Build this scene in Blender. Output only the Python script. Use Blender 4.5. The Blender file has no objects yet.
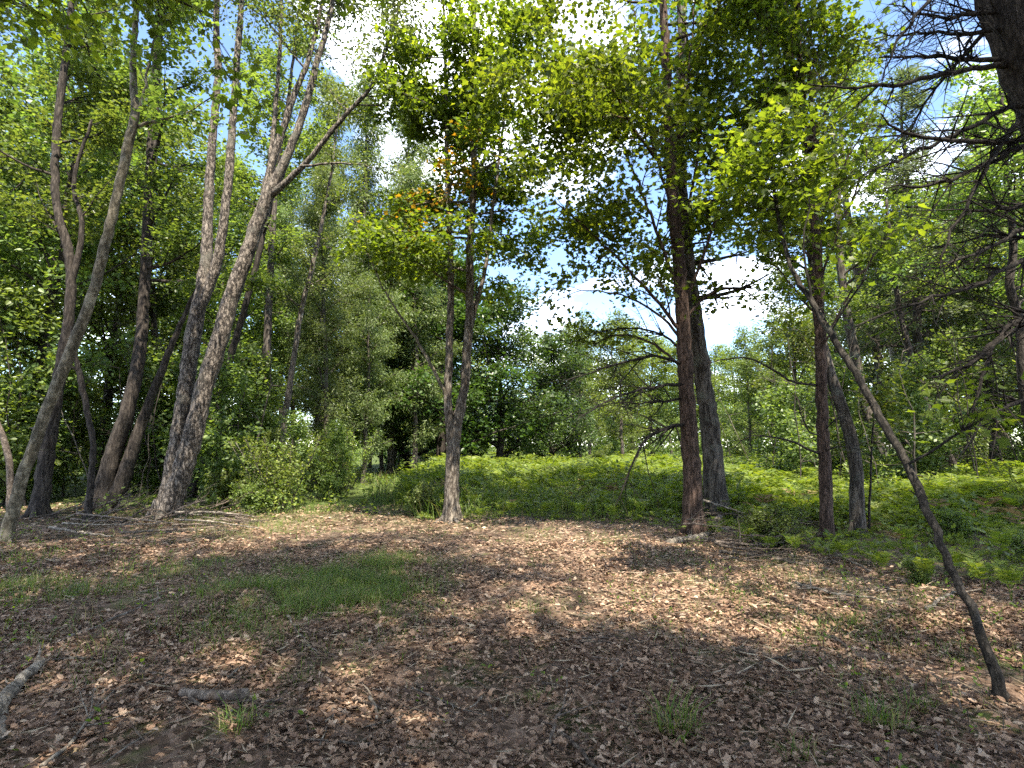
import bpy, math
import numpy as np

# ------------------------------------------------------------------ camera, sky, sun, exposure
sc = bpy.context.scene
COL = sc.collection
F = 560.0                                   # focal length in pixels of a 1024 px wide frame
CAM = np.array([0.0, 0.0, 1.6])
TILT = math.atan(61.0 / F)
cd = bpy.data.cameras.new('camera')
cam = bpy.data.objects.new('camera', cd)
COL.objects.link(cam)
cam.location = CAM
cam.rotation_euler = (math.pi / 2 + TILT, 0, 0)
cd.sensor_width = 36.0
cd.lens = 36.0 * F / 1024.0
cd.clip_start = 0.05
cd.clip_end = 2000
sc.camera = cam

SUN_EL, SUN_ROT = math.radians(63), math.radians(162)
w = bpy.data.worlds.new('World')
sc.world = w
w.use_nodes = True
nt = w.node_tree
nt.nodes.clear()
def N(t, ty, **kw):
    n = t.nodes.new(ty)
    for k, v in kw.items():
        if k in n.inputs:
            n.inputs[k].default_value = v
        else:
            setattr(n, k, v)
    return n
def ramp(t, stops, interp='LINEAR'):
    n = t.nodes.new('ShaderNodeValToRGB')
    n.color_ramp.interpolation = interp
    e = n.color_ramp.elements
    while len(e) < len(stops):
        e.new(0.5)
    for i, (p, c) in enumerate(stops):
        e[i].position = p
        e[i].color = (c, c, c, 1) if isinstance(c, (int, float)) else (*c, 1)
    return n
L = nt.links.new
sky = N(nt, 'ShaderNodeTexSky', sky_type='NISHITA', sun_disc=False, sun_elevation=SUN_EL,
        sun_rotation=SUN_ROT, air_density=0.85, dust_density=0.25, ozone_density=2.2)
tc = N(nt, 'ShaderNodeTexCoord')
sep = N(nt, 'ShaderNodeSeparateXYZ')
L(tc.outputs['Generated'], sep.inputs[0])
zz = N(nt, 'ShaderNodeMath', operation='ADD')
L(sep.outputs['Z'], zz.inputs[0]); zz.inputs[1].default_value = 0.25
zm = N(nt, 'ShaderNodeMath', operation='MAXIMUM')
L(zz.outputs[0], zm.inputs[0]); zm.inputs[1].default_value = 0.05
dx = N(nt, 'ShaderNodeVectorMath', operation='SCALE')
inv = N(nt, 'ShaderNodeMath', operation='DIVIDE'); inv.inputs[0].default_value = 1.0
L(zm.outputs[0], inv.inputs[1])
L(tc.outputs['Generated'], dx.inputs[0]); L(inv.outputs[0], dx.inputs['Scale'])
cn = N(nt, 'ShaderNodeTexNoise', Scale=1.5, Detail=7.0, Roughness=0.58, Distortion=0.3)
cm = N(nt, 'ShaderNodeMapping')
cm.inputs['Location'].default_value = (2.2, 7.0, 3.0)
L(dx.outputs[0], cm.inputs[0]); L(cm.outputs[0], cn.inputs['Vector'])
cr = ramp(nt, [(0.50, 0.0), (0.74, 1.0)])
L(cn.outputs[0], cr.inputs[0])
mx = N(nt, 'ShaderNodeMix', data_type='RGBA')
L(cr.outputs[0], mx.inputs[0]); L(sky.outputs[0], mx.inputs[6])
mx.inputs[7].default_value = (17.5, 17.3, 17.0, 1)
bg = N(nt, 'ShaderNodeBackground', Strength=0.10)
L(mx.outputs[2], bg.inputs[0])
wo = N(nt, 'ShaderNodeOutputWorld')
L(bg.outputs[0], wo.inputs[0])

S = np.array([math.cos(SUN_EL) * math.sin(SUN_ROT), math.cos(SUN_EL) * math.cos(SUN_ROT), math.sin(SUN_EL)])
sl = bpy.data.lights.new('sun', 'SUN')
sl.energy = 4.0
sl.angle = math.radians(0.53)
sl.color = (1.0, 0.905, 0.74)
so = bpy.data.objects.new('sun', sl)
COL.objects.link(so)
so.rotation_euler = (math.pi / 2 - SUN_EL, 0, math.pi - SUN_ROT)
so.location = (S * 60).tolist()

vs = sc.view_settings
vs.view_transform = 'Standard'
vs.look = 'None'
vs.exposure = 2.4
vs.gamma = 1.0
vs.use_curve_mapping = False
sc.cycles.use_denoising = False
sc.cycles.max_bounces = 6
sc.cycles.diffuse_bounces = 4
sc.cycles.glossy_bounces = 2
sc.cycles.transmission_bounces = 4
sc.cycles.sample_clamp_indirect = 4.0

# ------------------------------------------------------------------ helpers
def nrm(v):
    v = np.asarray(v, float)
    return v / np.maximum(np.linalg.norm(v, axis=-1, keepdims=True), 1e-9)
UP = np.array([0, 0, 1.0])
def gh(x, y):
    return (0.05 * np.sin(0.8 * x + 0.4) * np.cos(0.6 * y) + 0.03 * np.sin(1.9 * x + 1.2 * y)
            + 0.015 * np.sin(4.3 * x - 2.1 * y + 1) + 0.02 * np.sin(2.9 * y + 0.8 * x))
_cf = np.array([0, math.cos(TILT), math.sin(TILT)])
_cu = np.array([0, -math.sin(TILT), math.cos(TILT)])
def P(u, v, Y):
    """the point seen at pixel (u, v) at ground depth Y"""
    r = _cf + np.array([(u - 512) / F, 0, 0]) + _cu * ((384 - v) / F)
    return CAM + r * (Y / r[1])
def G(u, v):
    """the ground point seen at pixel (u, v)"""
    r = _cf + np.array([(u - 512) / F, 0, 0]) + _cu * ((384 - v) / F)
    p = CAM + r * (1.6 / -r[2])
    p[2] = gh(p[0], p[1])
    return p

class MB:
    def __init__(s):
        s.V = []; s.L = []; s.S = []; s.n = 0; s.nl = 0
    def add(s, V, loops, sizes):
        V = np.asarray(V, np.float32).reshape(-1, 3)
        s.V.append(V)
        s.L.append(np.asarray(loops, np.int64).ravel() + s.n)
        s.S.append(np.asarray(sizes, np.int64).ravel())
        s.n += len(V)
    def tube(s, pts, rad, sides=6, ridge=0.0, seed=0, cap=True):
        pts = np.asarray(pts, float); rad = np.asarray(rad, float)
        n = len(pts)
        t = np.gradient(pts, axis=0); t = nrm(t)
        ref = np.array([1.0, 0, 0]) if abs(t[0][0]) < 0.8 else np.array([0, 1.0, 0])
        a = nrm(ref - t[0] * np.dot(ref, t[0]))
        A = np.empty((n, 3))
        for i in range(n):
            a = a - t[i] * np.dot(a, t[i]); a = a / (np.linalg.norm(a) + 1e-9); A[i] = a
        B = np.cross(t, A)
        th = np.linspace(0, 2 * math.pi, sides, endpoint=False)
        rr = np.repeat(rad[:, None], sides, 1)
        if ridge:
            d = np.concatenate([[0], np.cumsum(np.linalg.norm(np.diff(pts, axis=0), axis=1))])[:, None]
            g = np.random.default_rng(seed)
            f = np.zeros_like(rr)
            for k, amp in ((2, .5), (3, .55), (5, .6), (7, .55), (11, .4)):
                ph = g.uniform(0, 6.28, 3)
                f += amp * np.sin(k * th[None] + ph[0] + 1.4 * np.sin(d * g.uniform(.6, 3.5) + ph[1])) * (0.6 + .4 * np.sin(d * g.uniform(2, 7) + ph[2]))
            rr = rr * (1 + ridge * f)
            rr *= 1 + 0.05 * g.normal(size=rr.shape) * (ridge > 0.03)
        V = pts[:, None] + rr[:, :, None] * (np.cos(th)[None, :, None] * A[:, None] + np.sin(th)[None, :, None] * B[:, None])
        i = np.arange(n - 1)[:, None] * sides; j = np.arange(sides)[None]; j2 = (j + 1) % sides
        q = np.stack([i + j, i + j2, i + sides + j2, i + sides + j], -1).reshape(-1)
        V = V.reshape(-1, 3)
        sizes = [4] * ((n - 1) * sides)
        if cap:
            q = np.concatenate([q, np.arange(sides)[::-1], (n - 1) * sides + np.arange(sides)])
            sizes = sizes + [sides, sides]
        s.add(V, q, sizes)
    def leaves(s, pos, axis, nor, size, tmpl, curl=0.0):
        TV, TF = tmpl
        axis = nrm(axis); b = nrm(np.cross(axis, nor)); n = np.cross(b, axis)
        size = np.asarray(size, float)[:, None, None]
        curl = np.broadcast_to(np.asarray(curl, float), (len(pos),))[:, None]
        z = TV[None, :, 2] + curl * (np.abs(TV[None, :, 0]) * 1.2 + (TV[None, :, 1] - .45) ** 2 * 0.9)
        V = pos[:, None] + size * (TV[None, :, 0, None] * b[:, None] + TV[None, :, 1, None] * axis[:, None] + z[..., None] * n[:, None])
        m = len(TV)
        fl = np.concatenate(TF)
        loops = (np.arange(len(pos))[:, None] * m + fl[None]).ravel()
        sizes = np.tile([len(f) for f in TF], len(pos))
        s.add(V.reshape(-1, 3), loops, sizes)
    def mesh(s, name, mat, smooth=True, origin=(0, 0, 0)):
        me = bpy.data.meshes.new(name)
        if not s.V:
            return me
        V = (np.concatenate(s.V) - np.asarray(origin, np.float32)).astype(np.float32)
        Lp = np.concatenate(s.L).astype(np.int32); Sz = np.concatenate(s.S)
        st = np.concatenate([[0], np.cumsum(Sz)[:-1]]).astype(np.int32)
        me.vertices.add(len(V)); me.vertices.foreach_set('co', V.ravel())
        me.loops.add(len(Lp)); me.loops.foreach_set('vertex_index', Lp)
        me.polygons.add(len(st)); me.polygons.foreach_set('loop_start', st)
        me.polygons.foreach_set('use_smooth', np.full(len(st), smooth, bool))
        me.update(calc_edges=True)
        me.materials.append(mat)
        return me

def obj(name, me, parent=None, loc=None):
    o = bpy.data.objects.new(name, me)
    COL.objects.link(o)
    if parent: o.parent = parent
    if loc is not None: o.location = loc
    return o
def tag(o, label, cat, group=None):
    o['label'] = label; o['category'] = cat
    if group: o['group'] = group
    return o
def thing(name, label, cat, loc=(0, 0, 0), group=None):
    o = bpy.data.objects.new(name, None)
    o.empty_display_size = 0.3
    COL.objects.link(o); o.location = loc
    return tag(o, label, cat, group)
def dup(root, loc, rz=0.0, scale=1.0, label=None, group=None, tilt=(0, 0)):
    r = root.copy(); COL.objects.link(r)
    r.location = loc; r.rotation_euler = (tilt[0], tilt[1], rz)
    r.scale = (scale,) * 3 if np.isscalar(scale) else scale
    if label: r['label'] = label
    if group: r['group'] = group
    for ch in PARTS.get(root.name, []):
        c = ch.copy(); COL.objects.link(c); c.parent = r
    return r
PARTS = {}

def spline(pts, step):
    """Catmull-Rom through rows of (x,y,z,r)"""
    p = np.asarray(pts, float)
    p = np.vstack([2 * p[0] - p[1], p, 2 * p[-1] - p[-2]])
    out = []
    for i in range(1, len(p) - 2):
        n = max(1, int(np.linalg.norm(p[i + 1, :3] - p[i, :3]) / step))
        for k in range(n):
            t = k / n
            out.append(0.5 * ((2 * p[i]) + (-p[i - 1] + p[i + 1]) * t + (2 * p[i - 1] - 5 * p[i] + 4 * p[i + 1] - p[i + 2]) * t * t
                              + (-p[i - 1] + 3 * p[i] - 3 * p[i + 1] + p[i + 2]) * t ** 3))
    out.append(p[-2])
    out = np.array(out); out[:, 3] = np.maximum(out[:, 3], 0.003)
    return out

# ------------------------------------------------------------------ leaf shapes
def tm(right, mid=()):
    """closed leaf from its right-hand outline (base .. tip), folded on the midrib"""
    r = [(x, y, 0.10 * x) for x, y in right]
    l = [(-x, y, 0.10 * x) for x, y in right[1:-1]]
    V = np.array(r + l, float)
    nr = len(r)
    f1 = list(range(nr))
    f2 = [0] + [nr - 1] + [nr + len(l) - 1 - i for i in range(len(l))]
    return V, [np.array(f1), np.array(f2)]
LEAF = tm([(0, 0), (.27, .28), (.24, .62), (0, 1)])
NARROW = tm([(0, 0), (.13, .4), (0, 1)])
MAPLE = tm([(0, 0), (.26, -.04), (.30, .16), (.56, .40), (.34, .46), (.22, .62), (.16, .60), (0, 1)])
OAK = tm([(0, 0), (.06, .10), (.20, .24), (.11, .34), (.31, .48), (.17, .60), (.25, .76), (.10, .84), (0, 1)])
BEECH = tm([(0, 0), (.20, .2), (.27, .48), (.16, .78), (0, 1)])
BLADE = (np.array([(-.012, 0, 0), (.012, 0, 0), (.010, .55, .05), (-.010, .55, .05), (0, 1, .28)]), [np.array([0, 1, 2, 3]), np.array([3, 2, 4])])

# ------------------------------------------------------------------ materials
def newmat(name):
    m = bpy.data.materials.new(name); m.use_nodes = True
    t = m.node_tree; t.nodes.clear()
    return m, t, N(t, 'ShaderNodeOutputMaterial')
def mat_leaf(name, stops, trans=0.45, tint=(1.25, 1.3, 0.5), rough=0.45, var=0.12, spec=0.4):
    m, t, out = newmat(name); K = t.links.new
    g = N(t, 'ShaderNodeNewGeometry')
    cr = ramp(t, stops); K(g.outputs['Random Per Island'], cr.inputs[0])
    oi = N(t, 'ShaderNodeObjectInfo')
    hv = N(t, 'ShaderNodeHueSaturation')
    mr = N(t, 'ShaderNodeMapRange'); mr.inputs[3].default_value = 1 - var * 2; mr.inputs[4].default_value = 1 + var * 2
    mh = N(t, 'ShaderNodeMapRange'); mh.inputs[3].default_value = 0.5 - var * .14; mh.inputs[4].default_value = 0.5 + var * .10
    K(oi.outputs['Random'], mr.inputs[0]); K(oi.outputs['Random'], mh.inputs[0])
    K(mr.outputs[0], hv.inputs['Value']); K(mh.outputs[0], hv.inputs['Hue']); K(cr.outputs[0], hv.inputs['Color'])
    b = N(t, 'ShaderNodeBsdfPrincipled', Roughness=rough)
    b.inputs['Specular IOR Level'].default_value = spec
    K(hv.outputs[0], b.inputs['Base Color'])
    tr = N(t, 'ShaderNodeBsdfTranslucent')
    mu = N(t, 'ShaderNodeMix', data_type='RGBA', blend_type='MULTIPLY'); mu.inputs[0].default_value = 1.0
    mu.inputs[7].default_value = (*tint, 1)
    K(hv.outputs[0], mu.inputs[6]); K(mu.outputs[2], tr.inputs[0])
    ms = N(t, 'ShaderNodeMixShader'); ms.inputs[0].default_value = trans
    K(b.outputs[0], ms.inputs[1]); K(tr.outputs[0], ms.inputs[2]); K(ms.outputs[0], out.inputs[0])
    return m
def mat_bark(name, dark, light, s=16.0, stretch=0.2, lo=0.38, hi=0.64, patch=None, bump=0.8, patch_lo=.56):
    m, t, out = newmat(name); K = t.links.new
    c = N(t, 'ShaderNodeTexCoord')
    mp = N(t, 'ShaderNodeMapping'); mp.inputs['Scale'].default_value = (s, s, s * stretch)
    K(c.outputs['Object'], mp.inputs[0])
    n1 = N(t, 'ShaderNodeTexNoise', Scale=1.0, Detail=9.0, Roughness=0.68, Distortion=0.8); K(mp.outputs[0], n1.inputs['Vector'])
    n0 = N(t, 'ShaderNodeTexNoise', Scale=0.6, Detail=4.0, Roughness=0.6); K(mp.outputs[0], n0.inputs['Vector'])
    rd = N(t, 'ShaderNodeMath', operation='SUBTRACT'); K(n0.outputs[0], rd.inputs[0]); rd.inputs[1].default_value = .5
    rb_ = N(t, 'ShaderNodeMath', operation='ABSOLUTE'); K(rd.outputs[0], rb_.inputs[0])
    va = N(t, 'ShaderNodeMapRange'); va.inputs[2].default_value = .09; va.inputs[3].default_value = .66; va.inputs[4].default_value = 1.06; K(rb_.outputs[0], va.inputs[0])
    hm = N(t, 'ShaderNodeMath', operation='MULTIPLY'); K(n1.outputs[0], hm.inputs[0]); K(va.outputs[0], hm.inputs[1])
    cr = ramp(t, [(lo - .12, tuple(x * .55 for x in dark)), (lo, dark), (hi, light)]); K(hm.outputs[0], cr.inputs[0])
    col = cr.outputs[0]
    if patch:
        n2 = N(t, 'ShaderNodeTexNoise', Scale=2.2, Detail=6.0, Roughness=0.65); K(c.outputs['Object'], n2.inputs['Vector'])
        pr = ramp(t, [(patch_lo, 0.0), (patch_lo + .1, .8)]); K(n2.outputs[0], pr.inputs[0])
        mm = N(t, 'ShaderNodeMix', data_type='RGBA'); K(pr.outputs[0], mm.inputs[0]); K(col, mm.inputs[6]); mm.inputs[7].default_value = (*patch, 1)
        col = mm.outputs[2]
    b = N(t, 'ShaderNodeBsdfPrincipled', Roughness=0.9); b.inputs['Specular IOR Level'].default_value = .2
    K(col, b.inputs['Base Color'])
    bp = N(t, 'ShaderNodeBump', Strength=bump, Distance=0.03); K(hm.outputs[0], bp.inputs['Height']); K(bp.outputs[0], b.inputs['Normal'])
    K(b.outputs[0], out.inputs[0])
    return m

GRN = lambda a, b, c, y: [(0.0, a), (0.45, b), (0.8, c), (1.0, y)]
M_maple = mat_leaf('maple_leaf', GRN((.056, .092, .018), (.088, .136, .024), (.126, .18, .030), (.185, .23, .036)), .6, (1.5, 1.45, .4))
M_autumn = mat_leaf('autumn_leaf', GRN((.13, .12, .02), (.20, .14, .02), (.26, .15, .02), (.30, .17, .02)), .5, (1.4, 1.1, .4))
M_ash = mat_leaf('ash_leaf', GRN((.062, .100, .032), (.10, .150, .050), (.138, .192, .064), (.175, .23, .072)), .52, (1.4, 1.4, .45), .42)
M_airy = mat_leaf('airy_leaf', GRN((.070, .105, .038), (.105, .15, .052), (.145, .19, .068), (.18, .23, .075)), .45, (1.3, 1.3, .55), .42)
M_oakg = mat_leaf('oak_green_leaf', GRN((.028, .062, .016), (.045, .092, .020), (.065, .122, .028), (.085, .15, .034)), .4, (1.3, 1.4, .45), .38, spec=.5)
M_bright = mat_leaf('bright_leaf', GRN((.068, .102, .030), (.105, .150, .042), (.145, .195, .055), (.185, .235, .062)), .5, (1.3, 1.3, .4))
M_needle = mat_leaf('pine_needle', GRN((.075, .105, .060), (.11, .145, .085), (.14, .175, .105), (.17, .20, .12)), .4, (1.2, 1.3, .5), .5)
M_fern = mat_leaf('fern_leaf', GRN((.09, .14, .022), (.135, .195, .028), (.18, .235, .036), (.23, .27, .045)), .5, (1.25, 1.25, .4), .5, .06)
M_shrub = mat_leaf('shrub_leaf', GRN((.07, .11, .022), (.11, .16, .030), (.16, .21, .035), (.21, .25, .04)), .45, (1.2, 1.2, .45), .5)
M_grass = mat_leaf('grass_blade', [(0.0, (.055, .105, .018)), (.4, (.095, .16, .026)), (.72, (.145, .205, .038)), (.82, (.22, .20, .09)), (1.0, (.26, .21, .12))], .4, (1.2, 1.3, .4), .5, .05)
M_litter = mat_leaf('dry_leaf', [(0.0, (.045, .025, .016)), (.2, (.098, .055, .034)), (.5, (.19, .115, .074)), (.8, (.285, .187, .125)), (.94, (.36, .255, .18)), (1.0, (.44, .34, .25))], .12, (1.1, .9, .7), .55, .0, .35)
M_straw = mat_leaf('dry_straw', [(0.0, (.07, .05, .035)), (.5, (.19, .145, .10)), (1.0, (.38, .31, .22))], .1, (1, .9, .7), .6, 0, .3)
M_deadfern = mat_leaf('dead_fern', [(0.0, (.07, .05, .025)), (.5, (.14, .10, .05)), (1.0, (.21, .16, .08))], .3, (1.1, .9, .6), .7, 0, .1)
M_bgrey = mat_bark('grey_furrowed_bark', (.032, .027, .024), (.25, .215, .185), 24, .42, .38, .62, patch=(.11, .105, .09))
M_bsmooth = mat_bark('pale_smooth_bark', (.085, .075, .055), (.215, .19, .145), 11, .5, .40, .62, patch=(.28, .26, .20), bump=.5, patch_lo=.58)
M_bdark = mat_bark('dark_bark', (.022, .018, .016), (.075, .063, .054), 22, .2, .38, .66)
M_bred = mat_bark('reddish_bark', (.034, .022, .017), (.125, .083, .066), 26, .2, .36, .64)
M_bmaple = mat_bark('maple_bark', (.055, .045, .037), (.20, .175, .148), 24, .3, .38, .62, patch=(.34, .31, .27), patch_lo=.62)
M_bmid = mat_bark('forest_bark', (.035, .029, .025), (.13, .112, .096), 14, .2, .38, .64, patch=(.11, .115, .095))
M_bsap = mat_bark('sapling_bark', (.016, .014, .012), (.060, .052, .045), 34, .35, .4, .66, patch=(.10, .105, .085), patch_lo=.64)
M_bough = mat_bark('dead_bough', (.012, .010, .009), (.045, .038, .034), 26, .3, .4, .7)
M_bpale = mat_bark('birch_bark', (.19, .17, .15), (.44, .42, .38), 10, 1.6, .36, .55)
M_stick = mat_bark('dry_stick', (.08, .062, .05), (.22, .18, .15), 30, .4, .36, .62, bump=.5)
M_stickd = mat_bark('rotten_stick', (.05, .038, .03), (.16, .13, .105), 30, .4, .36, .62, bump=.6)
M_log = mat_bark('weathered_log', (.10, .085, .07), (.30, .265, .22), 18, .8, .36, .60)

# ------------------------------------------------------------------ ground
def axis_pts(lim, fine, n_fine, growth):
    a = list(np.arange(0, n_fine) * fine); d = fine
    while a[-1] < lim:
        d *= growth; a.append(a[-1] + d)
    a = np.array(a)
    return np.concatenate([-a[::-1][:-1], a])
gx = axis_pts(420, .13, 80, 1.09)
gy = axis_pts(420, .13, 80, 1.09) + 8.0
GX, GY = np.meshgrid(gx, gy, indexing='xy')
fade = np.exp(-(np.maximum(0, np.hypot(GX, GY - 8) - 35) / 30) ** 2)
grg = np.random.default_rng(5)
GZ = gh(GX, GY) * fade + grg.normal(0, .010, GX.shape) * (np.hypot(GX, GY - 8) < 14)
mb = MB()
ny, nx = GX.shape
ii = (np.arange(ny - 1)[:, None] * nx + np.arange(nx - 1)[None])
mb.add(np.stack([GX, GY, GZ], -1).reshape(-1, 3), np.stack([ii, ii + 1, ii + nx + 1, ii + nx], -1).ravel(), np.full((ny - 1) * (nx - 1), 4))
mg, t, out = newmat('forest_floor'); K = t.links.new
c = N(t, 'ShaderNodeTexCoord')
wn = N(t, 'ShaderNodeTexNoise', Scale=6.0, Detail=3.0); K(c.outputs['Object'], wn.inputs['Vector'])
wv = N(t, 'ShaderNodeMix', data_type='RGBA'); wv.inputs[0].default_value = .08
K(c.outputs['Object'], wv.inputs[6]); K(wn.outputs['Color'], wv.inputs[7])
vo = N(t, 'ShaderNodeTexVoronoi', Scale=17.0); K(wv.outputs[2], vo.inputs['Vector'])
sv = N(t, 'ShaderNodeSeparateColor'); K(vo.outputs['Color'], sv.inputs[0])
lit = ramp(t, [(0, (.045, .028, .020)), (.35, (.10, .065, .045)), (.7, (.17, .115, .085)), (1, (.25, .18, .14))]); K(sv.outputs[0], lit.inputs[0])
n2 = N(t, 'ShaderNodeTexNoise', Scale=0.9, Detail=8.0, Roughness=.65); K(c.outputs['Object'], n2.inputs['Vector'])
soil = ramp(t, [(.42, 0.0), (.60, .7)]); K(n2.outputs[0], soil.inputs[0])
ms = N(t, 'ShaderNodeMix', data_type='RGBA'); K(soil.outputs[0], ms.inputs[0]); K(lit.outputs[0], ms.inputs[6]); ms.inputs[7].default_value = (.06, .042, .03, 1)
sx = N(t, 'ShaderNodeSeparateXYZ'); K(c.outputs['Object'], sx.inputs[0])
far = N(t, 'ShaderNodeMapRange'); far.inputs[1].default_value = 11.0; far.inputs[2].default_value = 15.0; K(sx.outputs['Y'], far.inputs[0])
n3 = N(t, 'ShaderNodeTexNoise', Scale=1.6, Detail=7.0, Roughness=.7); K(c.outputs['Object'], n3.inputs['Vector'])
gm = ramp(t, [(.50, 0.0), (.66, .8)]); K(n3.outputs[0], gm.inputs[0])
ga = N(t, 'ShaderNodeMath', operation='MAXIMUM'); K(far.outputs[0], ga.inputs[0]); K(gm.outputs[0], ga.inputs[1])
gc = ramp(t, [(.3, (.030, .045, .012)), (.7, (.075, .10, .025))]); K(wn.outputs[0], gc.inputs[0])
mg2 = N(t, 'ShaderNodeMix', data_type='RGBA'); K(ga.outputs[0], mg2.inputs[0]); K(ms.outputs[2], mg2.inputs[6]); K(gc.outputs[0], mg2.inputs[7])
b = N(t, 'ShaderNodeBsdfPrincipled', Roughness=.95); b.inputs['Specular IOR Level'].default_value = .15
K(mg2.outputs[2], b.inputs['Base Color'])
bp = N(t, 'ShaderNodeBump', Strength=.9, Distance=.03); K(sv.outputs[1], bp.inputs['Height']); K(bp.outputs[0], b.inputs['Normal'])
K(b.outputs[0], out.inputs[0])
ground = obj('ground', mb.mesh('ground', mg))
ground['kind'] = 'structure'

# ------------------------------------------------------------------ branch growth
class Sink:
    """anchors for leaves"""
    def __init__(s): s.p = []; s.d = []; s.w = []
    def arr(s): return np.array(s.p), np.array(s.d)
def grow(T, sink, rng, p, d, Ln, r, lev, maxlev, nch=6, ratio=.5, up=.06, wig=.10, flat=.6, ang=(35, 65), droop=0.0, leaf_lev=1, dens=9.0, step=.22, sides=(7, 4, 3, 3), t0=.15, minr=.0035):
    n = max(3, int(Ln / step)); st = Ln / n
    pts = [np.array(p, float)]; dirs = [nrm(d)]
    dd = nrm(d)
    for i in range(n):
        dd = nrm(dd + rng.normal(0, wig, 3) + UP * (up - droop * i / n))
        pts.append(pts[-1] + dd * st); dirs.append(dd)
    tt = np.linspace(0, 1, n + 1)
    rad = np.maximum(r * (1 - .9 * tt), minr * .6)
    if T is not None:
        T.tube(pts, rad, sides[min(lev, 3)], cap=False)
    if lev < maxlev:
        k = max(1, int(round(nch * (0.6 + .8 * rng.random()))))
        for j in range(k):
            f = t0 + (1 - t0) * (j + rng.random()) / k
            i = min(n, int(f * n)); b0 = dirs[i]
            a = math.radians(rng.uniform(*ang))
            side = np.cross(b0, UP) if abs(b0[2]) < .85 else nrm(rng.normal(size=3))
            side = nrm(side) * rng.choice([-1, 1])
            ax = nrm(side + UP * rng.normal(0, 1 - flat) + rng.normal(0, .2, 3))
            cdir = nrm(b0 * math.cos(a) + ax * math.sin(a))
            grow(T, sink, rng, pts[i], cdir, Ln * ratio * (1 - .55 * f) * rng.uniform(.7, 1.25), max(minr, rad[i] * .6), lev + 1, maxlev,
                 max(2, nch * .75), ratio, up * .6, wig * 1.2, flat, ang, droop, leaf_lev, dens, step * .8, sides, t0, minr)
    if sink is not None and lev >= leaf_lev:
        m = rng.poisson(dens * Ln)
        if m:
            f = rng.uniform(.12 if lev == maxlev else .45, 1.03, m) * n
            i = np.minimum(f.astype(int), n - 1); fr = (f - i)[:, None]
            pa = np.array(pts)
            sink.p.extend(pa[i] * (1 - fr) + pa[i + 1] * fr); sink.d.extend(np.array(dirs)[i])
    return pts
def put_leaves(M, sink, rng, size, tmpl, tilt=.45, hang=.25, spread=.05, keep=None, curl=(-.1, .35), mult=1, puff=.15):
    if not sink.p: return 0
    p, d = sink.arr()
    if mult > 1:
        p = np.repeat(p, mult, 0); d = np.repeat(d, mult, 0)
        p = p + rng.normal(0, puff, p.shape) * np.array([1, 1, .6])
    if keep is not None:
        k = keep(p); p, d = p[k], d[k]
    m = len(p)
    if m == 0: return 0
    s = np.array([-1, 1])[rng.integers(0, 2, m)][:, None]
    side = nrm(np.cross(d, UP) + 1e-4) * s
    ax = nrm(side * rng.uniform(.4, 1.2, (m, 1)) + d * rng.uniform(.1, .9, (m, 1)) + rng.normal(0, .35, (m, 3)) - UP * hang * rng.uniform(.2, 1.6, (m, 1)))
    nn = nrm(UP + rng.normal(0, tilt, (m, 3)))
    sz = size * np.clip(rng.normal(1, .22, m), .5, 1.6)
    M.leaves(p + ax * spread * rng.random((m, 1)) + rng.normal(0, spread * .8, (m, 3)), ax, nn, sz, tmpl, rng.uniform(*curl, m))
    return m

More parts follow.
